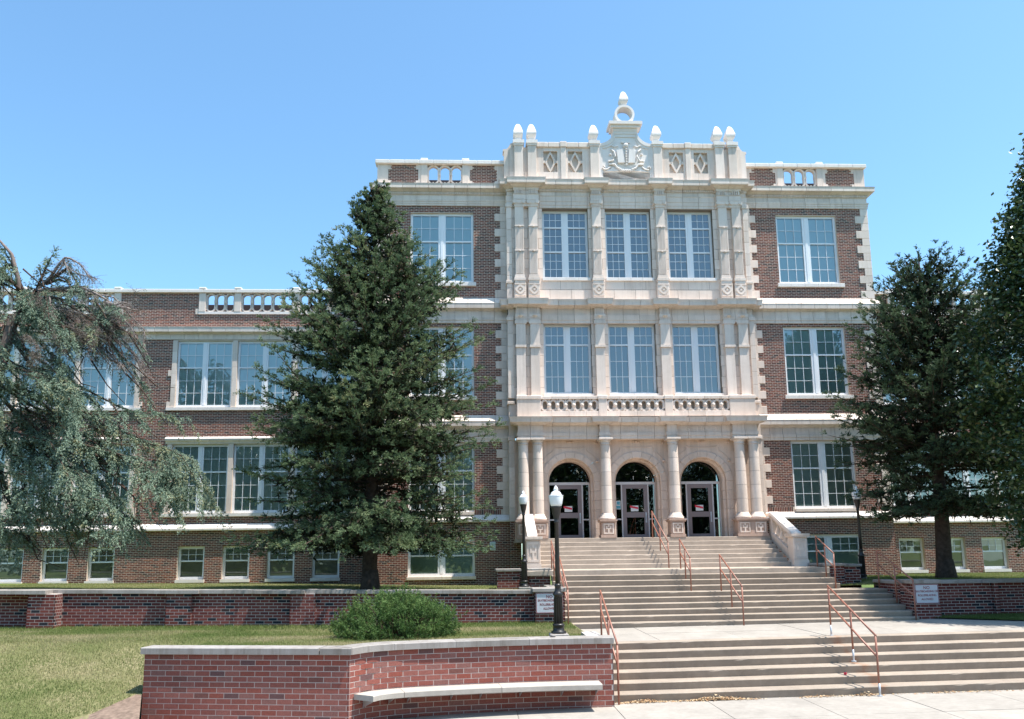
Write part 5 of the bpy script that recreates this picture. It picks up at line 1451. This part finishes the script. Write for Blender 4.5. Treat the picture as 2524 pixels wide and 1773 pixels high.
def spruce(name, label, base, ztop, prof, mat, nbr, lean=(0, 0), seed=0, needle=.052, trunk_r=.26, clear=1.0, width=.017, k=5, group='spruce trees in front of the building', trunkmat='bark', top_blunt=0, per=8, feature=(), inner_mat='spruce_inner_shade'):
    global rng
    rng = np.random.default_rng(seed)
    x0, y0, z0 = base; H = ztop - z0
    zs = np.array([p[0] for p in prof]); rs = np.array([p[1] for p in prof])
    t = thing(name, base, label, 'tree', group)
    ax = lambda z: (x0 + lean[0] * (z - z0) / H, y0 + lean[1] * (z - z0) / H)
    tp = [(ax(z)[0] + math.sin(z * 1.3) * .03, ax(z)[1], z) for z in np.linspace(z0 - .2, ztop - .3, 14)]
    tr = MB(); tr.tube(tp, trunk_r, 12, .02)
    tr.tube([(x0, y0, z0 - .1), (x0, y0, z0 + .25), (x0, y0, z0 + .6)], trunk_r * 1.35, 12, trunk_r * .95)
    veg = Veg(); core = Veg(); limbs = MB()
    u = np.sort(rng.random(nbr)) ** .9
    zz = list(z0 + clear + (H - clear - .15) * u); ph = [i * 2.39996 + rng.normal(0, .35) for i in range(nbr)]
    LL = [None] * nbr
    for fz, fp, fl_ in feature: zz.append(fz); ph.append(fp); LL.append(fl_)
    for zt_, phi, Lf in zip(zz, ph, LL):
        r_ = np.interp(zt_, zs, rs); fr = (zt_ - z0) / H
        L = Lf or max(.12, r_ * (rng.uniform(.66, 1.0) if rng.random() < .45 else rng.uniform(.95, 1.10)) + .04)
        c, s_ = math.cos(phi), math.sin(phi)
        thin = 1.0 if s_ < .35 else .45
        a = .10 + .75 * fr ** 2.2 + rng.normal(0, .12); b = -.55 + .42 * fr; cc = .30
        tt = np.linspace(0, 1, 9); zb = max(z0 + .5, zt_ - L * (a + b + cc)); cx_, cy_ = ax(zb)
        wob = rng.normal(0, .03 * L, 9).cumsum() * .3
        P_ = np.stack([cx_ + c * L * tt - s_ * wob, cy_ + s_ * L * tt + c * wob, zb + L * (a * tt + b * tt ** 2 + cc * tt ** 3)], 1)
        if L > .5: limbs.tube([tuple(p) for p in P_[::2]], max(.012, .020 * L ** .8), 5, .006)
        tint = float(np.clip(.42 + rng.normal(0, .17), .05, .95))
        lo, hi = (.10, .21) if L > .8 else (.07, .05 + .18 * L)
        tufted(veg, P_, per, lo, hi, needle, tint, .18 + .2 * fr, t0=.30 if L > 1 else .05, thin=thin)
        Qc, Dc, Tc = along(P_[1:7], .11); m4 = len(Qc)
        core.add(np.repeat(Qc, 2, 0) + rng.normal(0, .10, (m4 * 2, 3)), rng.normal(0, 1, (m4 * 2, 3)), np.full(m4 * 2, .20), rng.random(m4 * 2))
        tang = np.array([-s_, c, 0])
        for tq in np.arange(.30, .97, .125 if L > 1.2 else .2):
            i = tq * 8; i0 = int(i); q = P_[i0] + (P_[min(i0 + 1, 8)] - P_[i0]) * (i - i0); d = P_[min(i0 + 1, 8)] - P_[i0]; d /= np.linalg.norm(d)
            for sg in (-1, 1):
                sl = (.18 + .40 * L * (1 - tq)) * rng.uniform(.6, 1.15)
                if sl < .2 or rng.random() < .12: continue
                th = R(rng.uniform(35, 68)); dd = d * math.cos(th) + tang * sg * math.sin(th) + np.array([0, 0, rng.normal(.03, .22)])
                S_ = np.stack([q, q + dd * sl * .5 + [0, 0, -.03 * sl], q + dd * sl + [0, 0, -.05 * sl]])
                tufted(veg, S_, per, lo * .95, hi * .95, needle, float(np.clip(tint + rng.normal(0, .08), 0, 1)), .2, t0=.1, thin=thin)
                if tq < .75: core.add(S_[:2] + rng.normal(0, .06, (2, 3)), rng.normal(0, 1, (2, 3)), np.full(2, .2), rng.random(2))
    for k_ in range(1 + top_blunt):
        ox = 0 if k_ == 0 else rng.uniform(-.85, .85); oy = rng.uniform(-.4, .4) if k_ else 0
        tx, ty = ax(ztop); zz_ = ztop - (0 if k_ == 0 else rng.uniform(.15, .75))
        tufted(veg, np.array([(tx + ox * .6, ty + oy, zz_ - 1.2), (tx + ox, ty + oy, zz_ - .1)]), 8, .06, .17, needle * .8, .6, .5, gap=.10)
    trunk = tr.build('trunk', trunkmat, t, True)
    limbs.build('limb', trunkmat, trunk)
    crown = put(bpy.data.objects.new('crown', veg.mesh('crown', mat, k, width, .55, .9)), t)
    put(bpy.data.objects.new('inner_shade_fill', core.mesh('inner_shade_fill', inner_mat, 3, .07, .8, .5)), crown)  # dark fill added inside the crown: closes gaps and stands for its shade
    print(name, 'tris', len(crown.data.polygons))
    return t
spruce('spruce_tree', 'tall dense dark green spruce on the terrace left of the entrance', (-8.95, -4.3, -1.52), 11.42,
       [(-1.5, 3.2), (-.2, 3.75), (1.7, 3.65), (3.5, 3.6), (4.6, 3.55), (6.2, 3.4), (7.0, 2.75), (7.6, 2.45), (8.7, 1.95), (9.3, 1.25), (9.9, .95), (10.6, .65), (11.1, .40), (11.5, .14)],
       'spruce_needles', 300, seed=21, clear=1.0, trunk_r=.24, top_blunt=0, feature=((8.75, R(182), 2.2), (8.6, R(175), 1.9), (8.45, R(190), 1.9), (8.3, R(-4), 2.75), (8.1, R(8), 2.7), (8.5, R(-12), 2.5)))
spruce('spruce_tree', 'very dark spruce with a thick bare trunk right of the steps', (8.85, -4.0, -1.43), 9.45,
       [(-1.4, 1.9), (0, 2.4), (1.2, 2.8), (3.0, 3.05), (4.2, 2.95), (5.5, 2.65), (6.6, 2.35), (7.6, 1.9), (8.3, 1.5), (9.0, 1.0), (9.5, .5)],
       'spruce_dark', 190, lean=(.12, 0), seed=33, clear=1.75, trunk_r=.25, top_blunt=6, feature=((3.95, R(185), 3.2), (6.7, R(178), 2.5), (.6, R(200), 2.7)))

# ---- drooping pale spruce with dead limbs at the left edge
rng = np.random.default_rng(5)
lt = thing('weeping_spruce', (-20.05, -5, -1.3), 'ragged pale blue-green spruce with drooping branches and dead grey limbs at the left edge', 'tree')
tr = MB(); tr.tube([(-20.1, -5, -1.5), (-20.1, -5, 1), (-20.06, -5, 4.1), (-19.57, -5, 6.55), (-18.95, -5, 7.5)], .30, 12, .09)
tr.tube([(-19.4, -5, 6.9), (-19.5, -5.1, 7.9), (-19.73, -5.1, 8.6), (-20.3, -5.0, 9.2)], .09, 8, .03)
trunk = tr.build('trunk', 'bark_grey', lt, True)
LIVE = {'b5': [(-19.51, 5.93), (-17.87, 4.78), (-16.13, 3.83), (-14.75, 3.62)], 'b6': [(-19.67, 4.78), (-17.78, 3.57), (-15.82, 2.9), (-14.45, 2.49), (-13.75, 1.25)], 'b7': [(-19.62, 4.11), (-17.98, 2.78), (-16.63, 1.59), (-15.79, .5)],
        'b8': [(-19.81, 3.45), (-18.55, 1.87), (-17.86, .45)], 'b9': [(-19.88, 2.79), (-19.26, 1.36), (-18.84, .2)], 'b10': [(-19.86, 5.46), (-18.79, 4.91), (-17.19, 4.24), (-16.29, 3.3)], 'b11': [(-19.7, 6.62), (-19.15, 6.27), (-18.17, 5.32)],
        'b12': [(-18.4, 3.31), (-16.57, 2.64), (-15.12, 1.84), (-14.6, .85)], 'b2': [(-19.3, 7.38), (-19.73, 8.4), (-20.18, 8.9)], 'b2b': [(-19.4, 7.6), (-20.1, 8.0), (-20.6, 7.4)], 'b2c': [(-19.6, 8.2), (-19.9, 8.3), (-20.0, 7.3)], 'b2d': [(-18.7, 7.7), (-18.2, 7.9), (-17.7, 7.5)], 'b4e': [(-16.79, 6.0), (-15.95, 5.04), (-15.65, 4.7)], 'b3e': [(-15.98, 6.14), (-15.62, 5.5)],
        'c1': [(-19.8, 6.4), (-20.3, 5.0), (-20.9, 3.2)], 'c2': [(-20, 5), (-21.2, 3.5), (-22, 1.6)], 'c3': [(-19.9, 3.6), (-19.0, 3.3), (-17.6, 2.6), (-17.0, 1.2)], 'c4': [(-19.8, 4.6), (-18.9, 4.0), (-17.9, 3.5), (-16.9, 2.3)], 'b13': [(-19.0, 7.4), (-18.7, 8.3), (-18.55, 8.7)], 'c5': [(-18.6, 7.3), (-18.0, 7.2), (-17.3, 6.9)], 'c6': [(-19.4, 6.9), (-18.5, 6.7), (-17.6, 6.3), (-16.9, 5.6)], 'c7': [(-19.6, 7.2), (-18.9, 7.3), (-18.2, 6.9), (-17.6, 6.0)], 'c8': [(-20.4, 8.0), (-20.2, 7.2), (-20.0, 6.2)]}
veg = Veg(); dead = Veg(); limbs = MB(); dl = MB()
def jit(path, dy, j):
    p = np.array([(a, -5 + dy * i / max(1, len(path) - 1), b) for i, (a, b) in enumerate(path)], float)
    p[1:] += rng.normal(0, j, (len(p) - 1, 3)) * [1, .6, 1]; return p
for nm, path in LIVE.items():
    reps = 1 if nm in ('b3e', 'b4e', 'b13', 'c5') else 2
    for r_ in range(reps):
        p = jit(path, 0 if r_ == 0 else rng.uniform(-2.2, 1.6), .04 if r_ == 0 else .25)
        if r_: p[1:, 0] -= rng.uniform(0, .5)
        Q, D, T = along(p, .12)
        limbs.tube([tuple(q) for q in Q[::3]], .05, 6, .012)
        tint = float(np.clip(.48 + rng.normal(0, .16), .1, .9))
        tufted(veg, p, 9, .12, .26, .055, tint, .05, (.1, .45), gap=.16, t0=.1 if nm[0] == 'b' else 0)
        # hanging side branches
        for q, d, tq in zip(Q, D, T):
            if tq < .18 or rng.random() < .45: continue
            ph = rng.random() * 6.28; l_ = rng.uniform(.3, .75)
            h = np.array([math.cos(ph) * .45, math.sin(ph) * .45, -.12]) + d * .3
            S_ = np.stack([q, q + h * l_, q + h * l_ * 1.5 + [0, 0, -.45 * l_]])
            tufted(veg, S_, 8, .10, .22, .055, float(np.clip(tint + rng.normal(0, .1), 0, 1)), -.05, (.2, .8), gap=.16)
# the body of the crown: short drooping boughs filling the outline
from mathutils.geometry import intersect_point_tri_2d
POLY = [(-22, 9.0), (-20.2, 9.0), (-19.4, 8.3), (-18.3, 8.1), (-17.2, 7.4), (-16.3, 6.3), (-15.75, 5.3), (-16.2, 4.6), (-15.9, 4.2), (-15.9, 3.2), (-14.9, 2.6), (-14.4, 1.6), (-15.3, .9), (-16.1, .1), (-16.8, .9), (-17.6, .2), (-18.6, .2), (-20, 0), (-22, .3)]
def inside(x, z):
    c = False; n_ = len(POLY); j = n_ - 1
    for i in range(n_):
        (xi, zi), (xj, zj) = POLY[i], POLY[j]
        if (zi > z) != (zj > z) and x < (xj - xi) * (z - zi) / (zj - zi) + xi: c = not c
        j = i
    return c
cnt = 0
while cnt < 215:
    x_, z_ = rng.uniform(-21.5, -14.2), rng.uniform(0, 8.8)
    if rng.random() < .25: limbs.tube([(x_, -5.0, z_), (x_ + rng.uniform(.2, 1), -5.2, z_ - rng.uniform(.2, .9)), (x_ + rng.uniform(.6, 1.6), -5.4, z_ - rng.uniform(.6, 1.8))], .028, 5, .008) if inside(x_, z_) and x_ < -16 else None
    if not inside(x_, z_) or vnoise(np.array([x_ + 40]), np.array([z_ + 10]), .62, 12)[0] < .47: continue
    cnt += 1; y_ = -5.2 + 1.6 * (vnoise(np.array([x_]), np.array([z_]), 1.1, 15)[0] - .5) * 2 + rng.normal(0, .25)
    q = np.array([x_, y_, z_]); l_ = rng.uniform(.6, 1.2); az_ = rng.normal(0, .7)
    d = np.array([math.cos(az_), math.sin(az_) - .25, -.25])
    S_ = np.stack([q - d * l_ * .4, q + d * l_ * .1 + [0, 0, .05], q + d * l_ * .6 + [0, 0, -.22 * l_]])
    limbs.tube([tuple(v_) for v_ in S_], .018, 5, .006)
    tint = float(np.clip(.46 + rng.normal(0, .18), .05, .95))
    brown = x_ > -18.8 and z_ > 5.0 + .3 * (x_ + 18.8) and rng.random() < .62
    if brown: tufted(dead, S_, 7, .10, .28, .05, rng.uniform(.2, .9), -.05, (.2, .7), gap=.15)
    tufted(dead if brown else veg, S_, 9, .12, .25, .055, tint, .1, (.05, .45), gap=.17)
    for o_ in range(3):
        b_ = S_[1] + (S_[2] - S_[1]) * rng.random(); h = np.array([rng.normal(0, .5), rng.normal(0, .5), rng.uniform(-.9, .1)]); h /= np.linalg.norm(h)
        tufted(dead if brown else veg, np.stack([b_, b_ + h * .25, b_ + h * .5 + [0, 0, -.12]]), 8, .10, .22, .055, float(np.clip(tint + rng.normal(0, .1), 0, 1)), 0, (.1, .5), gap=.16)
DEAD = [[(-18.95, 7.5), (-18.46, 8.22), (-18.16, 8.5), (-17.75, 8.35), (-17.3, 7.7)], [(-19.0, 7.45), (-17.83, 7.7), (-16.73, 7.11), (-16.1, 6.4), (-15.9, 6.0)], [(-19.3, 6.3), (-17.6, 6.34), (-16.79, 6.0), (-15.95, 5.04)],
        [(-19.6, 6.9), (-19.2, 7.0), (-18.5, 6.9), (-17.4, 6.75), (-16.4, 6.6)], [(-18.6, 7.3), (-18.3, 6.8), (-18.0, 6.0)], [(-16.9, 7.1), (-16.2, 6.9), (-15.7, 6.95)], [(-17.6, 6.34), (-17.0, 5.7), (-16.3, 5.2)], [(-18.9, 6.6), (-18.2, 6.9), (-17.6, 6.6)], [(-17.2, 6.6), (-16.5, 6.1), (-15.9, 5.5), (-15.7, 5.2)]]
for path in DEAD:
    for r_ in range(2):
        p = jit(path, 0 if r_ == 0 else rng.uniform(-.9, .9), .02 if r_ == 0 else .22)
        Q, D, T = along(p, .05)
        Q = Q + np.stack([0 * T, .05 * np.sin(T * 11), .04 * np.sin(T * 13 + 1)], 1)
        dl.tube([tuple(q) for q in Q[::3]], .058 if r_ == 0 else .03, 6, .010)
        for q, d, tq in zip(Q, D, T):
            if tq < .15: continue
            for _ in range(3):
                dd = d * .5 + np.array([rng.normal(0, .6), rng.normal(0, .6), rng.uniform(-.9, .35)])
                ln = rng.uniform(.15, .5); dd /= np.linalg.norm(dd)
                if rng.random() < .5: dl.tube([tuple(q), tuple(q + dd * ln * .5 + [0, 0, -.02]), tuple(q + dd * ln + [0, 0, -.08])], .006, 3, .003)
                if rng.random() < .55: spray(dead, q, dd, ln, .07, .05, rng.uniform(.1, .9), .4)
limbs.build('limb', 'bark', trunk, True); dl.build('dead_limb', 'dead_twig', trunk)
put(bpy.data.objects.new('crown', veg.mesh('crown', 'spruce_blue', 5, .0175, .55, .9)), lt)
put(bpy.data.objects.new('dead_twigs', dead.mesh('dead_twigs', 'dead_needles', 4, .009)), lt)

# ---- broadleaf trees
def leaf_mesh(name, C, n_per, sig, size, mat, seed, up_bias=.4):
    r_ = np.random.default_rng(seed); n_ = len(C) * n_per
    P = np.repeat(C, n_per, 0) + r_.normal(0, 1, (n_, 3)) * np.repeat(sig, n_per)[:, None]
    nrm_ = r_.normal(0, 1, (n_, 3)); nrm_[:, 2] = np.abs(nrm_[:, 2]) + up_bias; nrm_ /= np.linalg.norm(nrm_, axis=1, keepdims=True)
    a = np.cross(nrm_, r_.normal(0, 1, (n_, 3))); a /= np.linalg.norm(a, axis=1, keepdims=True); b = np.cross(nrm_, a)
    L_ = size * r_.uniform(.7, 1.25, n_)[:, None]
    V = np.empty((n_, 4, 3)); V[:, 0] = P - a * L_; V[:, 1] = P + b * L_ * .62 - nrm_ * L_ * .15; V[:, 2] = P + a * L_; V[:, 3] = P - b * L_ * .62 - nrm_ * L_ * .15
    T = np.clip(np.repeat(r_.random(len(C)), n_per) * .6 + r_.normal(.15, .16, n_), 0, 1)
    return np_mesh(name, V.reshape(-1, 3), np.arange(n_ * 4).reshape(-1, 4), mat, np.repeat(T, 4))
def crown_centres(n_, prof, z0, z1, seed, shell=.55):
    r_ = np.random.default_rng(seed); zs = r_.uniform(z0, z1, n_); R_ = np.interp(zs, [p[0] for p in prof], [p[1] for p in prof])
    th = r_.random(n_) * 6.283; rr_ = R_ * (shell + (1 - shell) * r_.random(n_) ** .5)
    return np.stack([rr_ * np.cos(th), rr_ * np.sin(th), zs], 1)
bt = thing('broadleaf_tree', (10.35, -8.2, -2.3), 'glossy dark broadleaf tree cut off by the right edge', 'tree')
prof = [(-.2, 1.7), (1.2, 2.45), (3.4, 2.75), (5, 2.55), (6.5, 2.05), (8.2, 1.35), (9.8, .55), (10.8, .2)]
C = crown_centres(620, prof, -.3, 10.8, 3, .25)
tr = MB(); tr.tube([(10.35, -8.2, -2.4), (10.35, -8.2, 1), (10.38, -8.2, 5), (10.4, -8.2, 10)], .17, 10, .02); tk = tr.build('trunk', 'bark', bt, True)
lm = MB()
for c in C[::4]: lm.tube([(10.35, -8.2, max(-.8, c[2] - 1.3)), (10.35 + c[0] * .5, -8.2 + c[1] * .5, c[2] - .5), (10.35 + c[0], -8.2 + c[1], c[2])], .028, 5, .005)
lm.build('limb', 'bark', tk)
put(bpy.data.objects.new('crown', leaf_mesh('crown', C + [10.55, -8.2, 0], 120, np.full(len(C), .26), .072, 'broad_leaf', 9)), bt)
# street trees across the road: seen mirrored in the window and door glass
sm = None
prof = [(0, 2.2), (2, 4.2), (4.5, 4.6), (7, 3.8), (9.5, 1.2)]
C = crown_centres(230, prof, 0, 9.5, 8, .3)
sm = leaf_mesh('crown', C, 60, np.full(len(C), .55), .17, 'broad_leaf', 10)
tm = MB(); tm.tube([(0, 0, -3.2), (0, 0, 1), (.1, 0, 6)], .22, 8, .05); tmesh = mesh_of('trunk', tm.v, tm.f, 'bark')
for i, x_ in enumerate((-52, -43, -35, -26, -18, -9.5, -1, 7, 15.5, 24, 33, 42)):
    y_ = -62 - (i % 3) * 2.5
    t = thing('street_tree', (x_, y_, -4.05), 'round-crowned street tree across the road, seen mirrored in the glass', 'tree', 'street trees mirrored in the windows')
    for nm, me in (('trunk', tmesh), ('crown', sm)):
        o = bpy.data.objects.new(nm, me); o.matrix_basis = Matrix.Translation((x_, y_, -2.6)) @ Matrix.Rotation(i * 1.7, 4, 'Z') @ Matrix.Scale((1.48 + .09 * (i % 4)) * (1.35 if i == 10 else 1), 4); put(o, t)

# ---- mugo pine
rng = np.random.default_rng(77)
bush = thing('pine_bush', (-7.62, -9.9, -2.3), 'rounded dense green dwarf pine bush on the lawn behind the bench wall', 'bush')
veg = Veg(); stems = MB()
for i in range(235):
    th = rng.random() * 6.283; ph = math.acos(1 - rng.random() * 1.02)
    k_ = rng.uniform(.80, 1.04)
    d = np.array([math.sin(ph) * math.cos(th), math.sin(ph) * math.sin(th), math.cos(ph)])
    c = np.array([-7.62, -9.9, -2.32]) + d * [1.40, 1.15, .93] * k_
    if d[2] < .15 and rng.random() < .3: continue
    stems.tube([(-7.62 + d[0] * .4, -9.9 + d[1] * .4, -2.3), tuple(c * .6 + np.array([-7.62, -9.9, -2.3]) * .4), tuple(c)], .014, 4, .006)
    tint = np.clip(.40 + rng.normal(0, .18), 0, 1)
    m_ = 16; q = c + rng.normal(0, 1, (m_, 3)) * [.115, .115, .09]
    for qq in q:
        dd = d * .55 + np.array([0, 0, .9]) + rng.normal(0, .3, 3)
        spray(veg, qq - dd * .05, dd, rng.uniform(.06, .12), .03, .062, tint + .35 * (qq[2] - c[2]) / .1 * .5, 0)
stems.build('stem', 'bark', bush); put(bpy.data.objects.new('foliage', veg.mesh('foliage', 'pine_needles', 10, .010, .8, .75)), bush)
